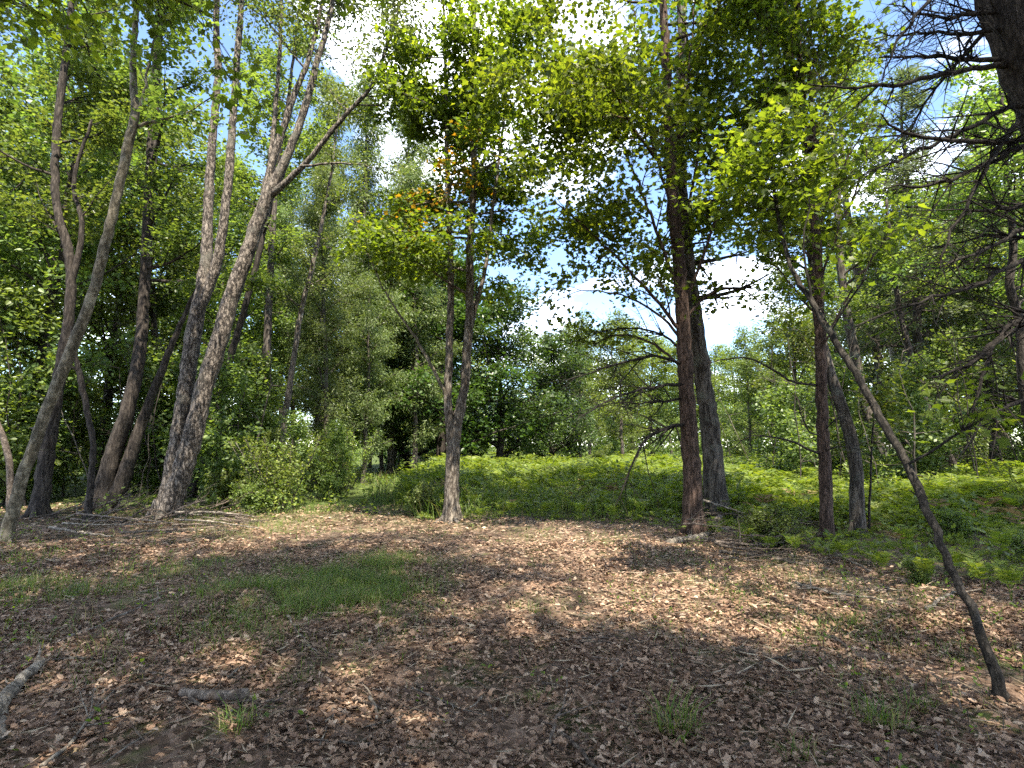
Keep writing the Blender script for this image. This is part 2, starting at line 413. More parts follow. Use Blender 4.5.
# ------------------------------------------------------------------ hero trees
class Tree:
    def __init__(s, name, label, base, bark, seed, cat='tree', group=None):
        s.root = thing(name, label, cat, tuple(base), group)
        s.base = np.array(base, float); s.bark = bark; s.rng = np.random.default_rng(seed); s.T = MB(); s.sink = Sink(); s.seed = seed
        s.limbs = 0
    def stem(s, pts, sides=14, ridge=.05, step=.14, flare=False, trunk=True):
        """pts rows (u, v, Y, r); the last stem of a tree decides where limbs go"""
        q = np.array([[*P(u, v, Y), r] for u, v, Y, r in pts])
        if flare:
            q[0, :3] = s.base - np.array([0, 0, .12])
        c = spline(q, step)
        c[:, :3] += s.rng.normal(0, .006, (len(c), 3))
        if flare:
            hgt = c[:, 2] - s.base[2]
            c[:, 3] *= 1 + .32 * np.exp(-np.maximum(hgt, 0) / .2)
            r0 = c[0, 3] / 1.32; a0 = s.rng.uniform(0, 6.28); nr_ = int(s.rng.integers(4, 7))
            for k in range(nr_):
                a = a0 + k * 6.28 / nr_ + s.rng.normal(0, .25); o_ = np.array([math.cos(a), math.sin(a), 0]); e_ = s.rng.uniform(1.7, 3.0)
                q_ = np.array([[*(s.base + o_ * r0 * .55 + UP * r0 * 2.0), r0 * .40], [*(s.base + o_ * r0 * .95 + UP * r0 * .75), r0 * .42], [*(s.base + o_ * r0 * 1.5 + UP * r0 * .12), r0 * .34], [*(s.base + o_ * r0 * e_ - UP * .05), r0 * .18]])
                k_ = spline(q_, .06); s.T.tube(k_[:, :3], k_[:, 3], 8, .05, s.seed + k)
        s.T.tube(c[:, :3], c[:, 3], sides, ridge, s.seed + len(s.T.V))
        return c
    def limb(s, p, d, Ln, r, bark=None, explicit=None, sink=True, **kw):
        M = MB()
        if explicit is not None:
            c = spline(np.array([[*P(*e[:3]), e[3]] for e in explicit]), .15)
            c[1:, :3] += s.rng.normal(0, .012, (len(c) - 1, 3))
            M.tube(c[:, :3], c[:, 3], 6, cap=False)
            side = kw.pop('side', 6); sl = kw.pop('slen', .6); tf = kw.pop('tfrom', .25)
            dv = np.gradient(c[:, :3], axis=0)
            for j in range(side):
                i = min(len(c) - 2, int(len(c) * (tf + (1 - tf) * s.rng.random())))
                dd = nrm(nrm(dv[i]) * .8 + nrm(s.rng.normal(0, 1, 3)) * .7)
                grow(M, s.sink if sink else None, s.rng, c[i, :3], dd, sl * s.rng.uniform(.4, 1.3), max(.004, c[i, 3] * .5), 1, kw.get('maxlev', 2), **{k: v for k, v in kw.items() if k not in ('maxlev',)})
        else:
            grow(M, s.sink if sink else None, s.rng, p, d, Ln, r, 0, kw.pop('maxlev', 2), **kw)
        o = obj('limb', M.mesh('limb', bark or s.bark, True, s.base), s.root)
        s.limbs += 1
        return o
    def limbs_on(s, c, n, f0, f1, Ln, elev=(20, 55), az=None, rfac=.4, sink=True, shape=lambda f: 1 - .5 * f, bark=None, **kw):
        for j in range(n):
            f = f0 + (f1 - f0) * (j + s.rng.random()) / n
            i = min(len(c) - 2, int(f * (len(c) - 1)))
            a = s.rng.uniform(0, 2 * math.pi) if az is None else math.radians(s.rng.uniform(*az))
            e = math.radians(s.rng.uniform(*elev))
            d = np.array([math.cos(a) * math.cos(e), math.sin(a) * math.cos(e), math.sin(e)])
            s.limb(c[i, :3], d, Ln * shape((f - f0) / max(1e-6, f1 - f0)) * s.rng.uniform(.7, 1.2), max(.008, c[i, 3] * rfac), bark=bark, sink=sink, **dict(kw))
    def stubs(s, c, n, f0=.05, f1=.6, Ln=.14, r=.012):
        for j in range(n):
            i = int(s.rng.uniform(f0, f1) * (len(c) - 1)); a = s.rng.uniform(0, 6.28)
            d = nrm(np.array([math.cos(a), math.sin(a), s.rng.uniform(-.1, .7)])); l = c[i, 3] + Ln * s.rng.uniform(.3, 1.2); rr = r * s.rng.uniform(.6, 1.3)
            p = c[i, :3]; s.T.tube([p, p + d * (c[i, 3] + .01), p + d * l], [rr * 1.8, rr * 1.1, rr * .6], 6)
            if s.rng.random() < .5:
                s.T.tube([p + UP * -.05, p + d * c[i, 3] * .35, p + UP * .05], [c[i, 3] * .4, c[i, 3] * .82, c[i, 3] * .4], 8, .1, j)
    def done(s, leaf=None, size=.1, tmpl=LEAF, tilt=.45, hang=.25, keep=None, spread=.05, name='crown', mult=5, puff=.15):
        obj('trunk', s.T.mesh('trunk', s.bark, True, s.base), s.root)
        if leaf and s.sink.p:
            M = MB(); put_leaves(M, s.sink, s.rng, size, tmpl, tilt, hang, spread, keep, mult=mult, puff=puff)
            obj(name, M.mesh(name, leaf, False, s.base), s.root)
        PARTS[s.root.name] = list(s.root.children)
        return s.root

TOP = -260   # stems run on above the frame to their real height
# --- pale leaning trunk at the left edge
T = Tree('leaning_tree', 'slender pale smooth trunk leaning right from the left edge of the clearing', G(3, 545), M_bsmooth, 11)
Y = T.base[1]
c = T.stem([(3, 545, Y, .088), (23, 477, Y, .088), (49, 405, Y, .085), (72, 348, Y, .088), (91, 299, Y, .08), (104, 250, Y, .08), (116, 200, Y, .074), (127, 151, Y + .1, .08), (135, 112, Y + .2, .07), (133, 63, Y + .3, .055), (140, -30, Y + .4, .045), (150, -150, Y + .6, .03)], flare=True, ridge=.025)
T.limb(None, None, 0, 0, explicit=[(133, 128, Y + .15, .035), (150, 122, Y, .026), (183, 114, Y - .2, .018), (218, 93, Y - .3, .008)], side=8, slen=.7)
T.limb(None, None, 0, 0, explicit=[(131, 140, Y + .1, .03), (142, 100, Y, .024), (152, 50, Y, .018), (170, -10, Y, .012)], side=10, slen=1.0)
T.stubs(c, 10, .05, .6, .12, .012)
T.limbs_on(c, 9, .72, 1.0, 2.3, (5, 50), nch=6, dens=14)
T.done(M_ash, .10)

# --- dark crooked trunk behind it
T = Tree('dark_tree', 'dark upright crooked trunk close behind the pale leaning trunk at left', G(38, 519), M_bdark, 12)
Y = T.base[1]
c = T.stem([(38, 519, Y, .17), (49, 439, Y, .14), (60, 375, Y, .118), (70, 307, Y, .105), (69, 253, Y, .095), (56, 200, Y, .08), (58, 120, Y + .2, .085), (70, 20, Y + .3, .07), (80, -120, Y + .5, .04)], flare=True, ridge=.07)
c2 = T.stem([(70, 290, Y, .07), (82, 230, Y, .055), (74, 180, Y, .045), (92, 120, Y, .03)], sides=9)
T.limbs_on(c, 14, .38, 1.0, 2.8, (0, 45), nch=6, dens=13)
T.limbs_on(c2, 4, .4, 1.0, 1.6, (0, 45), nch=6, dens=13)
T.done(M_ash, .105)

# --- thin crooked dead snag
T = Tree('dead_snag', 'thin black crooked dead stem standing just right of the dark upright trunk', G(87, 522), M_bdark, 13)
Y = T.base[1]
c = T.stem([(87, 522, Y, .075), (91, 480, Y, .062), (93, 446, Y, .058), (88, 415, Y, .056), (83, 390, Y, .06), (77, 363, Y, .05), (73, 340, Y, .03), (71, 326, Y, .012)], sides=10, flare=True, ridge=.07, step=.1)
T.limb(None, None, 0, 0, explicit=[(80, 372, Y, .03), (70, 366, Y - .1, .022), (60, 352, Y - .2, .012)], side=3, slen=.4, sink=False)
T.done()

# --- big rough leaning trunk behind, with a low leaning second stem
T = Tree('rough_tree', 'thick rough grey trunk leaning right behind the black dead stem, forked low', G(100, 510), M_bdark, 14)
Y = T.base[1]
c = T.stem([(96, 510, Y, .24), (113, 454, Y, .20), (128, 409, Y, .17), (140, 350, Y + .2, .15), (145, 280, Y + .4, .13), (150, 180, Y + .6, .13), (158, 40, Y + .8, .11), (165, -120, Y + 1, .06)], flare=True, ridge=.07)
T.stem([(108, 508, Y, .20), (121, 485, Y, .17), (133, 448, Y + .1, .15), (150, 400, Y + .2, .11), (176, 335, Y + .3, .07), (200, 280, Y + .3, .03)], sides=11, ridge=.06)
T.limbs_on(c, 16, .30, 1.0, 3.0, (-5, 40), nch=6, dens=12)
T.done(M_ash, .11)

# --- the great double trunk
T = Tree('double_trunk_tree', 'tall tree with two mottled grey trunks leaning right from one base', G(163, 521), M_bgrey, 15)
Y = T.base[1]
cL = T.stem([(154, 521, Y, 0.193), (174, 461, Y, 0.172), (185, 393, Y, 0.164), (193, 333, Y, 0.160), (203, 285, Y, 0.139), (207, 250, Y, 0.122), (208, 211, Y, 0.105), (213, 134, Y, 0.088), (218, 70, Y, 0.076), (216, 20, Y, 0.067), (222, -80, Y, 0.050), (226, -240, Y, 0.025)], flare=True, ridge=.045)
cM = T.stem([(196, 318, Y, 0.129), (209, 285, Y - .02, 0.116), (218, 258, Y - .04, 0.107), (225, 211, Y - .1, 0.095), (230, 158, Y - .1, 0.086), (235, 88, Y - .1, 0.073), (241, 10, Y - .1, 0.060), (252, -140, Y, 0.030)], ridge=.045)
cR = T.stem([(172, 521, Y - .15, 0.216), (186, 461, Y - .12, 0.198), (203, 393, Y - .1, 0.184), (222, 333, Y - .1, 0.175), (232, 295, Y - .1, 0.166), (246, 257, Y - .1, 0.156), (257, 225, Y - .1, 0.152), (268, 196, Y - .1, 0.138), (288, 155, Y - .1, 0.092), (306, 105, Y - .1, 0.078), (318, 58, Y - .1, 0.069), (330, 15, Y, 0.055), (342, -60, Y, 0.041), (350, -190, Y, 0.018)], flare=True, ridge=.045)
cA = T.stem([(263, 205, Y - .1, 0.102), (270, 170, Y - .05, 0.089), (280, 138, Y, 0.081), (294, 95, Y, 0.068), (309, 57, Y + .1, 0.055), (322, 0, Y + .2, 0.043), (330, -100, Y + .3, 0.021)], sides=11)
cB = T.stem([(270, 162, Y, 0.060), (274, 125, Y + .1, 0.049), (278, 77, Y + .1, 0.043), (281, 21, Y + .2, 0.036), (284, -80, Y + .3, 0.017)], sides=10)
cC = T.stem([(272, 195, Y - .12, 0.080), (290, 178, Y - .2, 0.068), (309, 160, Y - .3, 0.060), (334, 128, Y - .4, 0.052), (360, 100, Y - .5, 0.044), (376, 79, Y - .5, 0.038), (387, 46, Y - .5, 0.032), (400, 5, Y - .5, 0.024), (412, -70, Y - .5, 0.012)], sides=10)
T.limb(None, None, 0, 0, explicit=[(300, 166, Y - .3, .03), (335, 163, Y - .5, .022), (370, 166, Y - .7, .012), (395, 176, Y - .8, .006)], side=6, slen=.5, dens=5)
for cc, n, f0 in ((cL, 6, .66), (cM, 6, .6), (cR, 9, .66), (cA, 8, .4), (cB, 6, .5), (cC, 14, .3)):
    T.limbs_on(cc, n, f0, 1.0, 2.2, (0, 60), nch=7, dens=13, ratio=.5)
T.done(M_airy, .08, hang=.5, mult=3, puff=.2)

# --- centre maple
T = Tree('maple_tree', 'grey forked maple in the centre of the clearing, some leaves orange', G(452, 521), M_bmaple, 16)
Y = T.base[1]
cR = T.stem([(452, 521, Y, .165), (452, 477, Y, .15), (455, 431, Y, .135), (463, 394, Y, .10), (467, 352, Y, .095), (470, 295, Y, .09), (470, 250, Y, .085), (474, 169, Y, .075), (472, 88, Y, .06), (475, 0, Y, .045), (478, -110, Y + .1, .02)], flare=True, ridge=.05)
cL = T.stem([(453, 445, Y, .11), (449, 416, Y - .05, .095), (448, 394, Y - .05, .088), (450, 326, Y - .1, .08), (451, 273, Y - .1, .07), (448, 200, Y - .1, .055), (446, 110, Y - .1, .042), (444, 10, Y, .03), (440, -80, Y, .014)], sides=11, ridge=.05)
cM = T.stem([(467, 345, Y + .05, .06), (477, 300, Y + .1, .05), (485, 270, Y + .1, .045), (494, 200, Y + .1, .036), (506, 100, Y + .2, .028), (516, -20, Y + .2, .014)], sides=9)
T.limb(None, None, 0, 0, bark=M_bsmooth, explicit=[(449, 403, Y - .05, .045), (434, 371, Y - .2, .038), (412, 333, Y - .4, .028), (389, 299, Y - .6, .02), (366, 250, Y - .8, .011), (352, 215, Y - .9, .006)], side=7, slen=.6, dens=3, tfrom=.35)
kw = dict(nch=6, dens=15, ratio=.5, flat=.75, up=.0, droop=.05)
T.limbs_on(cR, 28, .30, 1.0, 2.8, (-8, 38), t0=.28, **kw)
T.limbs_on(cL, 16, .38, 1.0, 2.0, (0, 40), **kw)
T.limbs_on(cM, 18, .2, 1.0, 2.8, (0, 40), **kw)
root = T.root
oc = P(440, 185, Y - .8)
_near = lambda p: np.linalg.norm((p - oc) * np.array([1, .6, 1]), axis=1) + T.rng.normal(0, .25, len(p)) < 1.5 * T.rng.random(len(p)) ** 2.6
def near(p):
    global MSK
    MSK = _near(p); return MSK
def near2(p): return ~_near(p)
M = MB(); put_leaves(M, T.sink, T.rng, .095, MAPLE, .5, .3, .05, near, mult=5); 
o = obj('orange_foliage', M.mesh('orange_foliage', M_autumn, False, T.base), root)
o['label'] = 'clump of orange and yellow leaves on the left of the crown'
T.done(M_maple, .10, MAPLE, .65, .35, keep=lambda p: near2(p) & (p[:, 2] < 11.8), mult=4, puff=.15)

# --- right pair: reddish front trunk and rough back trunk
T = Tree('red_trunk_tree', 'straight dark reddish trunk right of centre with leafy maple crown and dead lower boughs', G(694, 533), M_bred, 17)
Y = T.base[1]
c = T.stem([(694, 533, Y, .175), (692, 477, Y, .165), (687, 401, Y, .145), (683, 326, Y, .13), (678, 250, Y, .12), (671, 176, Y, .105), (668, 105, Y, .095), (666, 53, Y, .085), (663, 0, Y, .075), (660, -120, Y + .1, .05), (658, -250, Y + .1, .02)], flare=True, ridge=.06)
for e in ([(681, 300, Y, .04), (668, 262, Y - .1, .034), (645, 200, Y - .3, .027), (625, 150, Y - .4, .02), (605, 90, Y - .5, .012)],
          [(684, 335, Y, .04), (660, 305, Y - .2, .032), (628, 270, Y - .4, .025), (590, 232, Y - .6, .018), (552, 200, Y - .8, .01)],
          [(676, 240, Y, .035), (690, 200, Y + .2, .03), (700, 130, Y + .3, .025), (706, 60, Y + .4, .018), (710, -20, Y + .4, .01)],
          [(674, 215, Y, .035), (657, 160, Y, .028), (642, 90, Y, .022), (634, 10, Y, .014)],
          [(682, 310, Y, .035), (704, 255, Y - .2, .028), (726, 190, Y - .4, .022), (748, 110, Y - .6, .014), (765, 50, Y - .6, .008)],
          [(685, 345, Y, .035), (662, 318, Y + .1, .028), (630, 298, Y + .2, .02), (590, 290, Y + .3, .012), (558, 300, Y + .4, .005)],
          [(686, 372, Y, .03), (655, 345, Y + .4, .024), (620, 335, Y + .7, .015), (590, 345, Y + .9, .006)],
          [(683, 320, Y, .03), (712, 292, Y + .3, .024), (742, 290, Y + .5, .016), (772, 312, Y + .6, .006)],
          [(671, 170, Y, .03), (684, 110, Y - .2, .026), (692, 40, Y - .3, .018), (696, -40, Y - .3, .01)]):
    T.limb(None, None, 0, 0, explicit=e, side=9 if e[0][1] in (345, 372, 320) else 15, slen=.8 if e[0][1] in (345, 372, 320) else 1.25, nch=6, dens=4 if e[0][1] in (345, 372, 320) else 11, flat=.8, up=.0, tfrom=.15)
T.limbs_on(c, 26, .36, 1.0, 3.9, (-8, 38), nch=9, dens=13, ratio=.5, t0=.3, flat=.75, up=.0, droop=.05)
dead = dict(sink=False, bark=M_bough, nch=4, flat=.8, up=.0, droop=.06, wig=.12)
for e in ([(684, 366, Y, .035), (655, 356, Y - .3, .028), (610, 366, Y - .6, .018), (560, 382, Y - .9, .007)],
          [(685, 384, Y, .035), (650, 388, Y - .5, .026), (615, 398, Y - .9, .016), (575, 420, Y - 1.2, .006)],
          [(686, 398, Y, .03), (655, 402, Y - .2, .02), (615, 404, Y - .3, .01), (585, 410, Y - .4, .005)],
          [(684, 350, Y, .03), (655, 332, Y + .2, .02), (610, 330, Y + .4, .012), (565, 345, Y + .6, .005)],
          [(688, 424, Y, .04), (668, 428, Y - .3, .033), (642, 443, Y - .6, .024), (631, 469, Y - .8, .016), (614, 507, Y - .9, .006)]):
    T.limb(None, None, 0, 0, explicit=e, side=22, slen=1.0, tfrom=.12, minr=.002, **dict(dead))
T.done(M_maple, .10, MAPLE, .7, .35, mult=4, puff=.22, keep=lambda p: (p[:, 2] < 10.8) & ((np.hypot(p[:, 0] - (3.05 - .03 * p[:, 2]), p[:, 1] - 10.3) > .75) | (np.arange(len(p)) % 5 == 0)))

T = Tree('rough_pine', 'thick dark rough trunk directly behind the reddish trunk, sunlit at its foot', G(717, 520), M_bmid, 18)
Y = T.base[1]
c = T.stem([(717, 520, Y, .265), (711, 439, Y, .205), (701, 363, Y, .175), (693, 300, Y, .15), (685, 230, Y, .13), (680, 140, Y + .1, .11), (682, 30, Y + .2, .11), (680, -100, Y + .3, .06)], flare=True, ridge=.07)
T.limbs_on(c, 14, .30, .75, 2.2, (-8, 22), sink=False, bark=M_bdark, nch=5, flat=.85, up=.02)
T.limbs_on(c, 9, .5, 1.0, 3.2, (0, 35), nch=6, dens=9, ratio=.48, flat=.75, bark=M_bdark)
T.done(M_oakg, .12, LEAF, .5, .3, mult=2, puff=.2)

# --- slim reddish pole with ascending boughs
T = Tree('slim_tree', 'slim straight reddish-brown trunk right of the pair, with wiry ascending boughs and a dark nest', G(826, 541), M_bred, 19)
Y = T.base[1]
c = T.stem([(826, 541, Y, .11), (825, 477, Y, .10), (822, 401, Y, .092), (820, 326, Y, .085), (817, 250, Y, .075), (813, 205, Y, .07), (808, 151, Y, .062), (803, 98, Y, .055), (799, 53, Y, .048), (798, -10, Y, .04), (796, -120, Y, .02)], sides=12, flare=True, ridge=.05)
c2 = T.stem([(810, 180, Y, .045), (813, 130, Y - .05, .04), (809, 70, Y - .05, .034), (812, 0, Y - .1, .026), (816, -90, Y - .1, .012)], sides=9)
for e in ([(821, 385, Y, .022), (789, 380, Y - .1, .02), (762, 363, Y - .2, .017), (728, 358, Y - .3, .013), (705, 366, Y - .4, .006)],
          [(823, 455, Y, .024), (800, 446, Y - .2, .02), (775, 437, Y - .3, .016), (751, 436, Y - .3, .012), (724, 452, Y - .3, .005)],
          [(824, 440, Y, .016), (806, 428, Y - .2, .012), (801, 412, Y - .2, .01), (812, 403, Y - .2, .006)],
          [(824, 452, Y, .014), (840, 446, Y - .3, .009), (862, 450, Y - .5, .004)],
          [(824, 432, Y, .014), (838, 418, Y - .3, .009), (856, 416, Y - .5, .004)]):
    T.limb(None, None, 0, 0, explicit=e, side=4, slen=.4, sink=False, bark=M_bdark, tfrom=.35)
for k, e in enumerate(([(821, 350, Y, .02), (846, 300, Y - .3, .016), (885, 240, Y - .6, .010), (920, 200, Y - .8, .005)],
          [(819, 290, Y, .024), (835, 240, Y - .2, .02), (852, 200, Y - .3, .016), (868, 150, Y - .4, .008)],
          [(816, 240, Y, .02), (832, 190, Y - .3, .016), (858, 140, Y - .5, .011), (885, 90, Y - .7, .005)],
          [(818, 265, Y, .02), (790, 235, Y + .2, .016), (762, 190, Y + .3, .011), (745, 130, Y + .4, .006)],
          [(812, 205, Y, .02), (790, 160, Y - .2, .016), (772, 110, Y - .3, .012), (760, 40, Y - .4, .006)],
          [(808, 150, Y, .02), (825, 110, Y - .3, .016), (850, 70, Y - .5, .012), (870, 20, Y - .6, .006)],
          [(806, 130, Y, .02), (790, 90, Y - .1, .015), (775, 30, Y - .2, .01)],
          [(820, 320, Y, .02), (795, 290, Y + .2, .016), (772, 260, Y + .3, .01), (752, 240, Y + .4, .005)])):
    T.limb(None, None, 0, 0, explicit=e, side=12, slen=.75, dens=6, tfrom=.2, nch=5)
T.stubs(c, 26, .05, .6, .16, .009)
T.limbs_on(c, 18, .6, 1.0, 2.0, (20, 60), nch=6, dens=13)
T.done(M_maple, .095, MAPLE, .65, .35, mult=3, puff=.15)
# the nest
rn = np.random.default_rng(44)
nc = P(814, 147, Y - .12)
nest = thing('nest', 'dark ball-shaped leaf nest in the slim reddish tree', 'nest', tuple(nc - np.array([0, 0, .12])))
M = MB()
for k in range(90):
    d = nrm(rn.normal(size=3)); p = nc + d * rn.uniform(.03, .12) * np.array([1, 1, .9]); tdir = nrm(np.cross(d, rn.normal(size=3)))
    M.tube([p - tdir * .1, p + d * .01, p + tdir * .1], [.004, .005, .003], 4, cap=False)
obj('twig_shell', M.mesh('twig_shell', M_bdark, True, nest.location), nest)
M = MB(); m = 260
d = nrm(rn.normal(size=(m, 3))); p = nc + d * rn.uniform(.02, .11, (m, 1))
M.leaves(p, nrm(rn.normal(size=(m, 3))), nrm(d + rn.normal(0, .5, (m, 3))), rn.uniform(.06, .1, m), BEECH, .2)
obj('leaf_lining', M.mesh('leaf_lining', M_stickd, False, nest.location), nest)

# --- leaning dark sapling at right front
T = Tree('leaning_sapling', 'thin dark sapling leaning far left from the right foreground', G(1003, 699), M_bsap, 20)
Y = T.base[1]
c = T.stem([(1003, 699, Y, .031), (993, 665, Y + .05, .029), (973, 615, Y + .15, .027), (946, 555, Y + .35, .027), (922, 500, Y + .6, .030), (906, 465, Y + .75, .031), (880, 416, Y + 1.0, .032), (852, 367, Y + 1.25, .030), (830, 333, Y + 1.45, .031), (812, 303, Y + 1.6, .028), (796, 278, Y + 1.75, .024), (787, 252, Y + 1.9, .02), (778, 215, Y + 2.0, .02), (772, 160, Y + 2.1, .012), (770, 110, Y + 2.2, .006)], sides=12, flare=True, ridge=.05, step=.08)
T.limb(None, None, 0, 0, explicit=[(906, 465, Y + .75, .012), (930, 452, Y + .6, .01), (960, 432, Y + .5, .008), (990, 415, Y + .4, .004)], side=6, slen=.35, dens=7)
T.limb(None, None, 0, 0, explicit=[(811, 303, Y + 1.6, .016), (806, 270, Y + 1.6, .012), (803, 230, Y + 1.6, .009), (812, 190, Y + 1.6, .004)], side=5, slen=.4, dens=6)
T.limb(None, None, 0, 0, explicit=[(830, 333, Y + 1.45, .012), (850, 300, Y + 1.3, .010), (872, 262, Y + 1.2, .006), (890, 225, Y + 1.1, .003)], side=5, slen=.35, dens=4)
T.stubs(c, 14, .03, .65, .07, .006)
T.limbs_on(c, 12, .72, 1.0, 1.0, (0, 50), nch=6, dens=18)
T.done(M_maple, .075, MAPLE, .6, .3, mult=3)

# --- mid right trunks
def simple_tree(label, stems, bark, seed, leaf=M_bright, size=.1, n=12, Ln=2.4, f0=.45, base=None, name='woodland_tree', elev=(0, 45), dens=11, group=None):
    T = Tree(name, label, base if base is not None else stems[0][0], bark, seed, group=group)
    first = True
    for st in stems[1:] if base is None else stems:
        c = T.stem(st, sides=10, ridge=.05, flare=first, step=.2); first = False
        if n: T.limbs_on(c, n, f0, 1.0, Ln, elev, nch=6, dens=dens)
    return T.done(leaf if n else None, size)
def GB(u, Y):
    x = (u - 512) / F * Y * 1.006
    return np.array([x, Y, float(gh(x, Y))])
Y = G(857, 533)[1]
simple_tree('grey-green curved trunk just right of the slim reddish trunk', [[(857, 533, Y, .13), (857, 477, Y, .115), (849, 431, Y, .11), (838, 397, Y, .10), (826, 358, Y + .1, .09), (815, 300, Y + .2, .075), (808, 220, Y + .3, .05), (806, 120, Y + .4, .025)]], M_bmid, 31, base=G(857, 533), f0=.6, Ln=1.6, n=10, leaf=M_bright)
simple_tree('dark wire-thin upright stem beside the grey-green curved trunk', [[(867, 534, Y, .022), (871, 470, Y, .018), (873, 420, Y, .014), (880, 360, Y, .008)]], M_bdark, 32, base=G(867, 533), f0=.5, Ln=.8, n=6, dens=8, name='sapling')
simple_tree('straight grey trunk leaning left in the right wood, behind the curved trunk', [[(888, 480, 20, .19), (868, 416, 20, .17), (856, 360, 20, .16), (842, 280, 20, .14), (836, 180, 20.3, .11), (832, 60, 20.5, .05)]], M_bmid, 33, base=GB(890, 20), f0=.4, n=16, Ln=3, leaf=M_bright, size=.13)
simple_tree('long grey trunk leaning left in the right wood behind the leaning sapling', [[(916, 470, 23, .2), (891, 416, 23, .18), (872, 326, 23, .16), (857, 270, 23, .15), (845, 190, 23.3, .12), (838, 80, 23.5, .06)]], M_bmid, 34, base=GB(920, 23), f0=.5, n=16, Ln=3, leaf=M_bright, size=.13)
simple_tree('pale double-stemmed birch in the right wood behind the leaning sapling', [[(930, 478, 25, .16), (910, 409, 25, .14), (894, 360, 25, .12), (883, 318, 25, .10), (872, 250, 25.3, .06)], [(932, 478, 25.2, .14), (918, 409, 25.2, .12), (906, 350, 25.2, .10), (900, 300, 25.2, .08), (896, 230, 25.3, .05)]], M_bpale, 35, base=GB(931, 25), f0=.55, n=9, Ln=2, leaf=M_bright, size=.12)
simple_tree('slim dark trunk leaning left, rightmost of the leaning trunks in the right wood', [[(958, 482, 17, .12), (946, 450, 17, .11), (932, 420, 17, .10), (912, 360, 17, .085), (896, 290, 17.2, .07), (886, 200, 17.3, .04)]], M_bdark, 36, base=GB(960, 17), f0=.5, n=12, Ln=2.2, leaf=M_ash, size=.11)
simple_tree('dark crooked trunk at the right edge of the photo', [[(1034, 470, 13, .14), (1026, 400, 13, .12), (1021, 326, 13, .10), (1010, 284, 13, .09), (1013, 240, 13, .08), (1005, 150, 13, .06), (1000, 60, 13, .03)]], M_bdark, 37, base=GB(1038, 13), f0=.4, n=16, Ln=2.6, leaf=M_ash, size=.10)
# left wood inner trunks
simple_tree('slim dark trunk leaning right, seen just right of the double trunk', [[(196, 497, 17, .14), (204, 460, 17, .13), (217, 401, 17, .12), (240, 325, 17, .10), (262, 240, 17, .085), (285, 120, 17.2, .06), (300, 0, 17.4, .03)]], M_bdark, 41, base=GB(195, 17), f0=.5, n=14, Ln=2.4, leaf=M_ash, size=.11)
simple_tree('dark leaning trunk midway between the double trunk and the yellow-green shrub', [[(243, 490, 20, .2), (250, 460, 20, .18), (261, 412, 20, .165), (266, 363, 20, .15), (270, 280, 20, .13), (276, 160, 20.3, .1), (280, 30, 20.5, .05)]], M_bmid, 42, base=GB(242, 20), f0=.4, n=16, Ln=2.8, leaf=M_ash, size=.12)
simple_tree('slender pale sunlit trunk rising behind the yellow-green shrub', [[(280, 487, 18, .11), (284, 424, 18, .1), (293, 363, 18, .09), (302, 307, 18, .08), (314, 260, 18, .07), (330, 180, 18.2, .05), (340, 100, 18.3, .025)]], M_bmaple, 43, base=GB(279, 18), f0=.45, n=12, Ln=2.0, leaf=M_airy, size=.09)
simple_tree('pale pole leaning left at the left edge beside the leaning trunk', [[(20, 490, 13, .07), (8, 455, 13, .065), (-8, 410, 13, .06), (-30, 340, 13, .04)]], M_stick, 44, base=GB(24, 13), n=0, name='dead_pole')

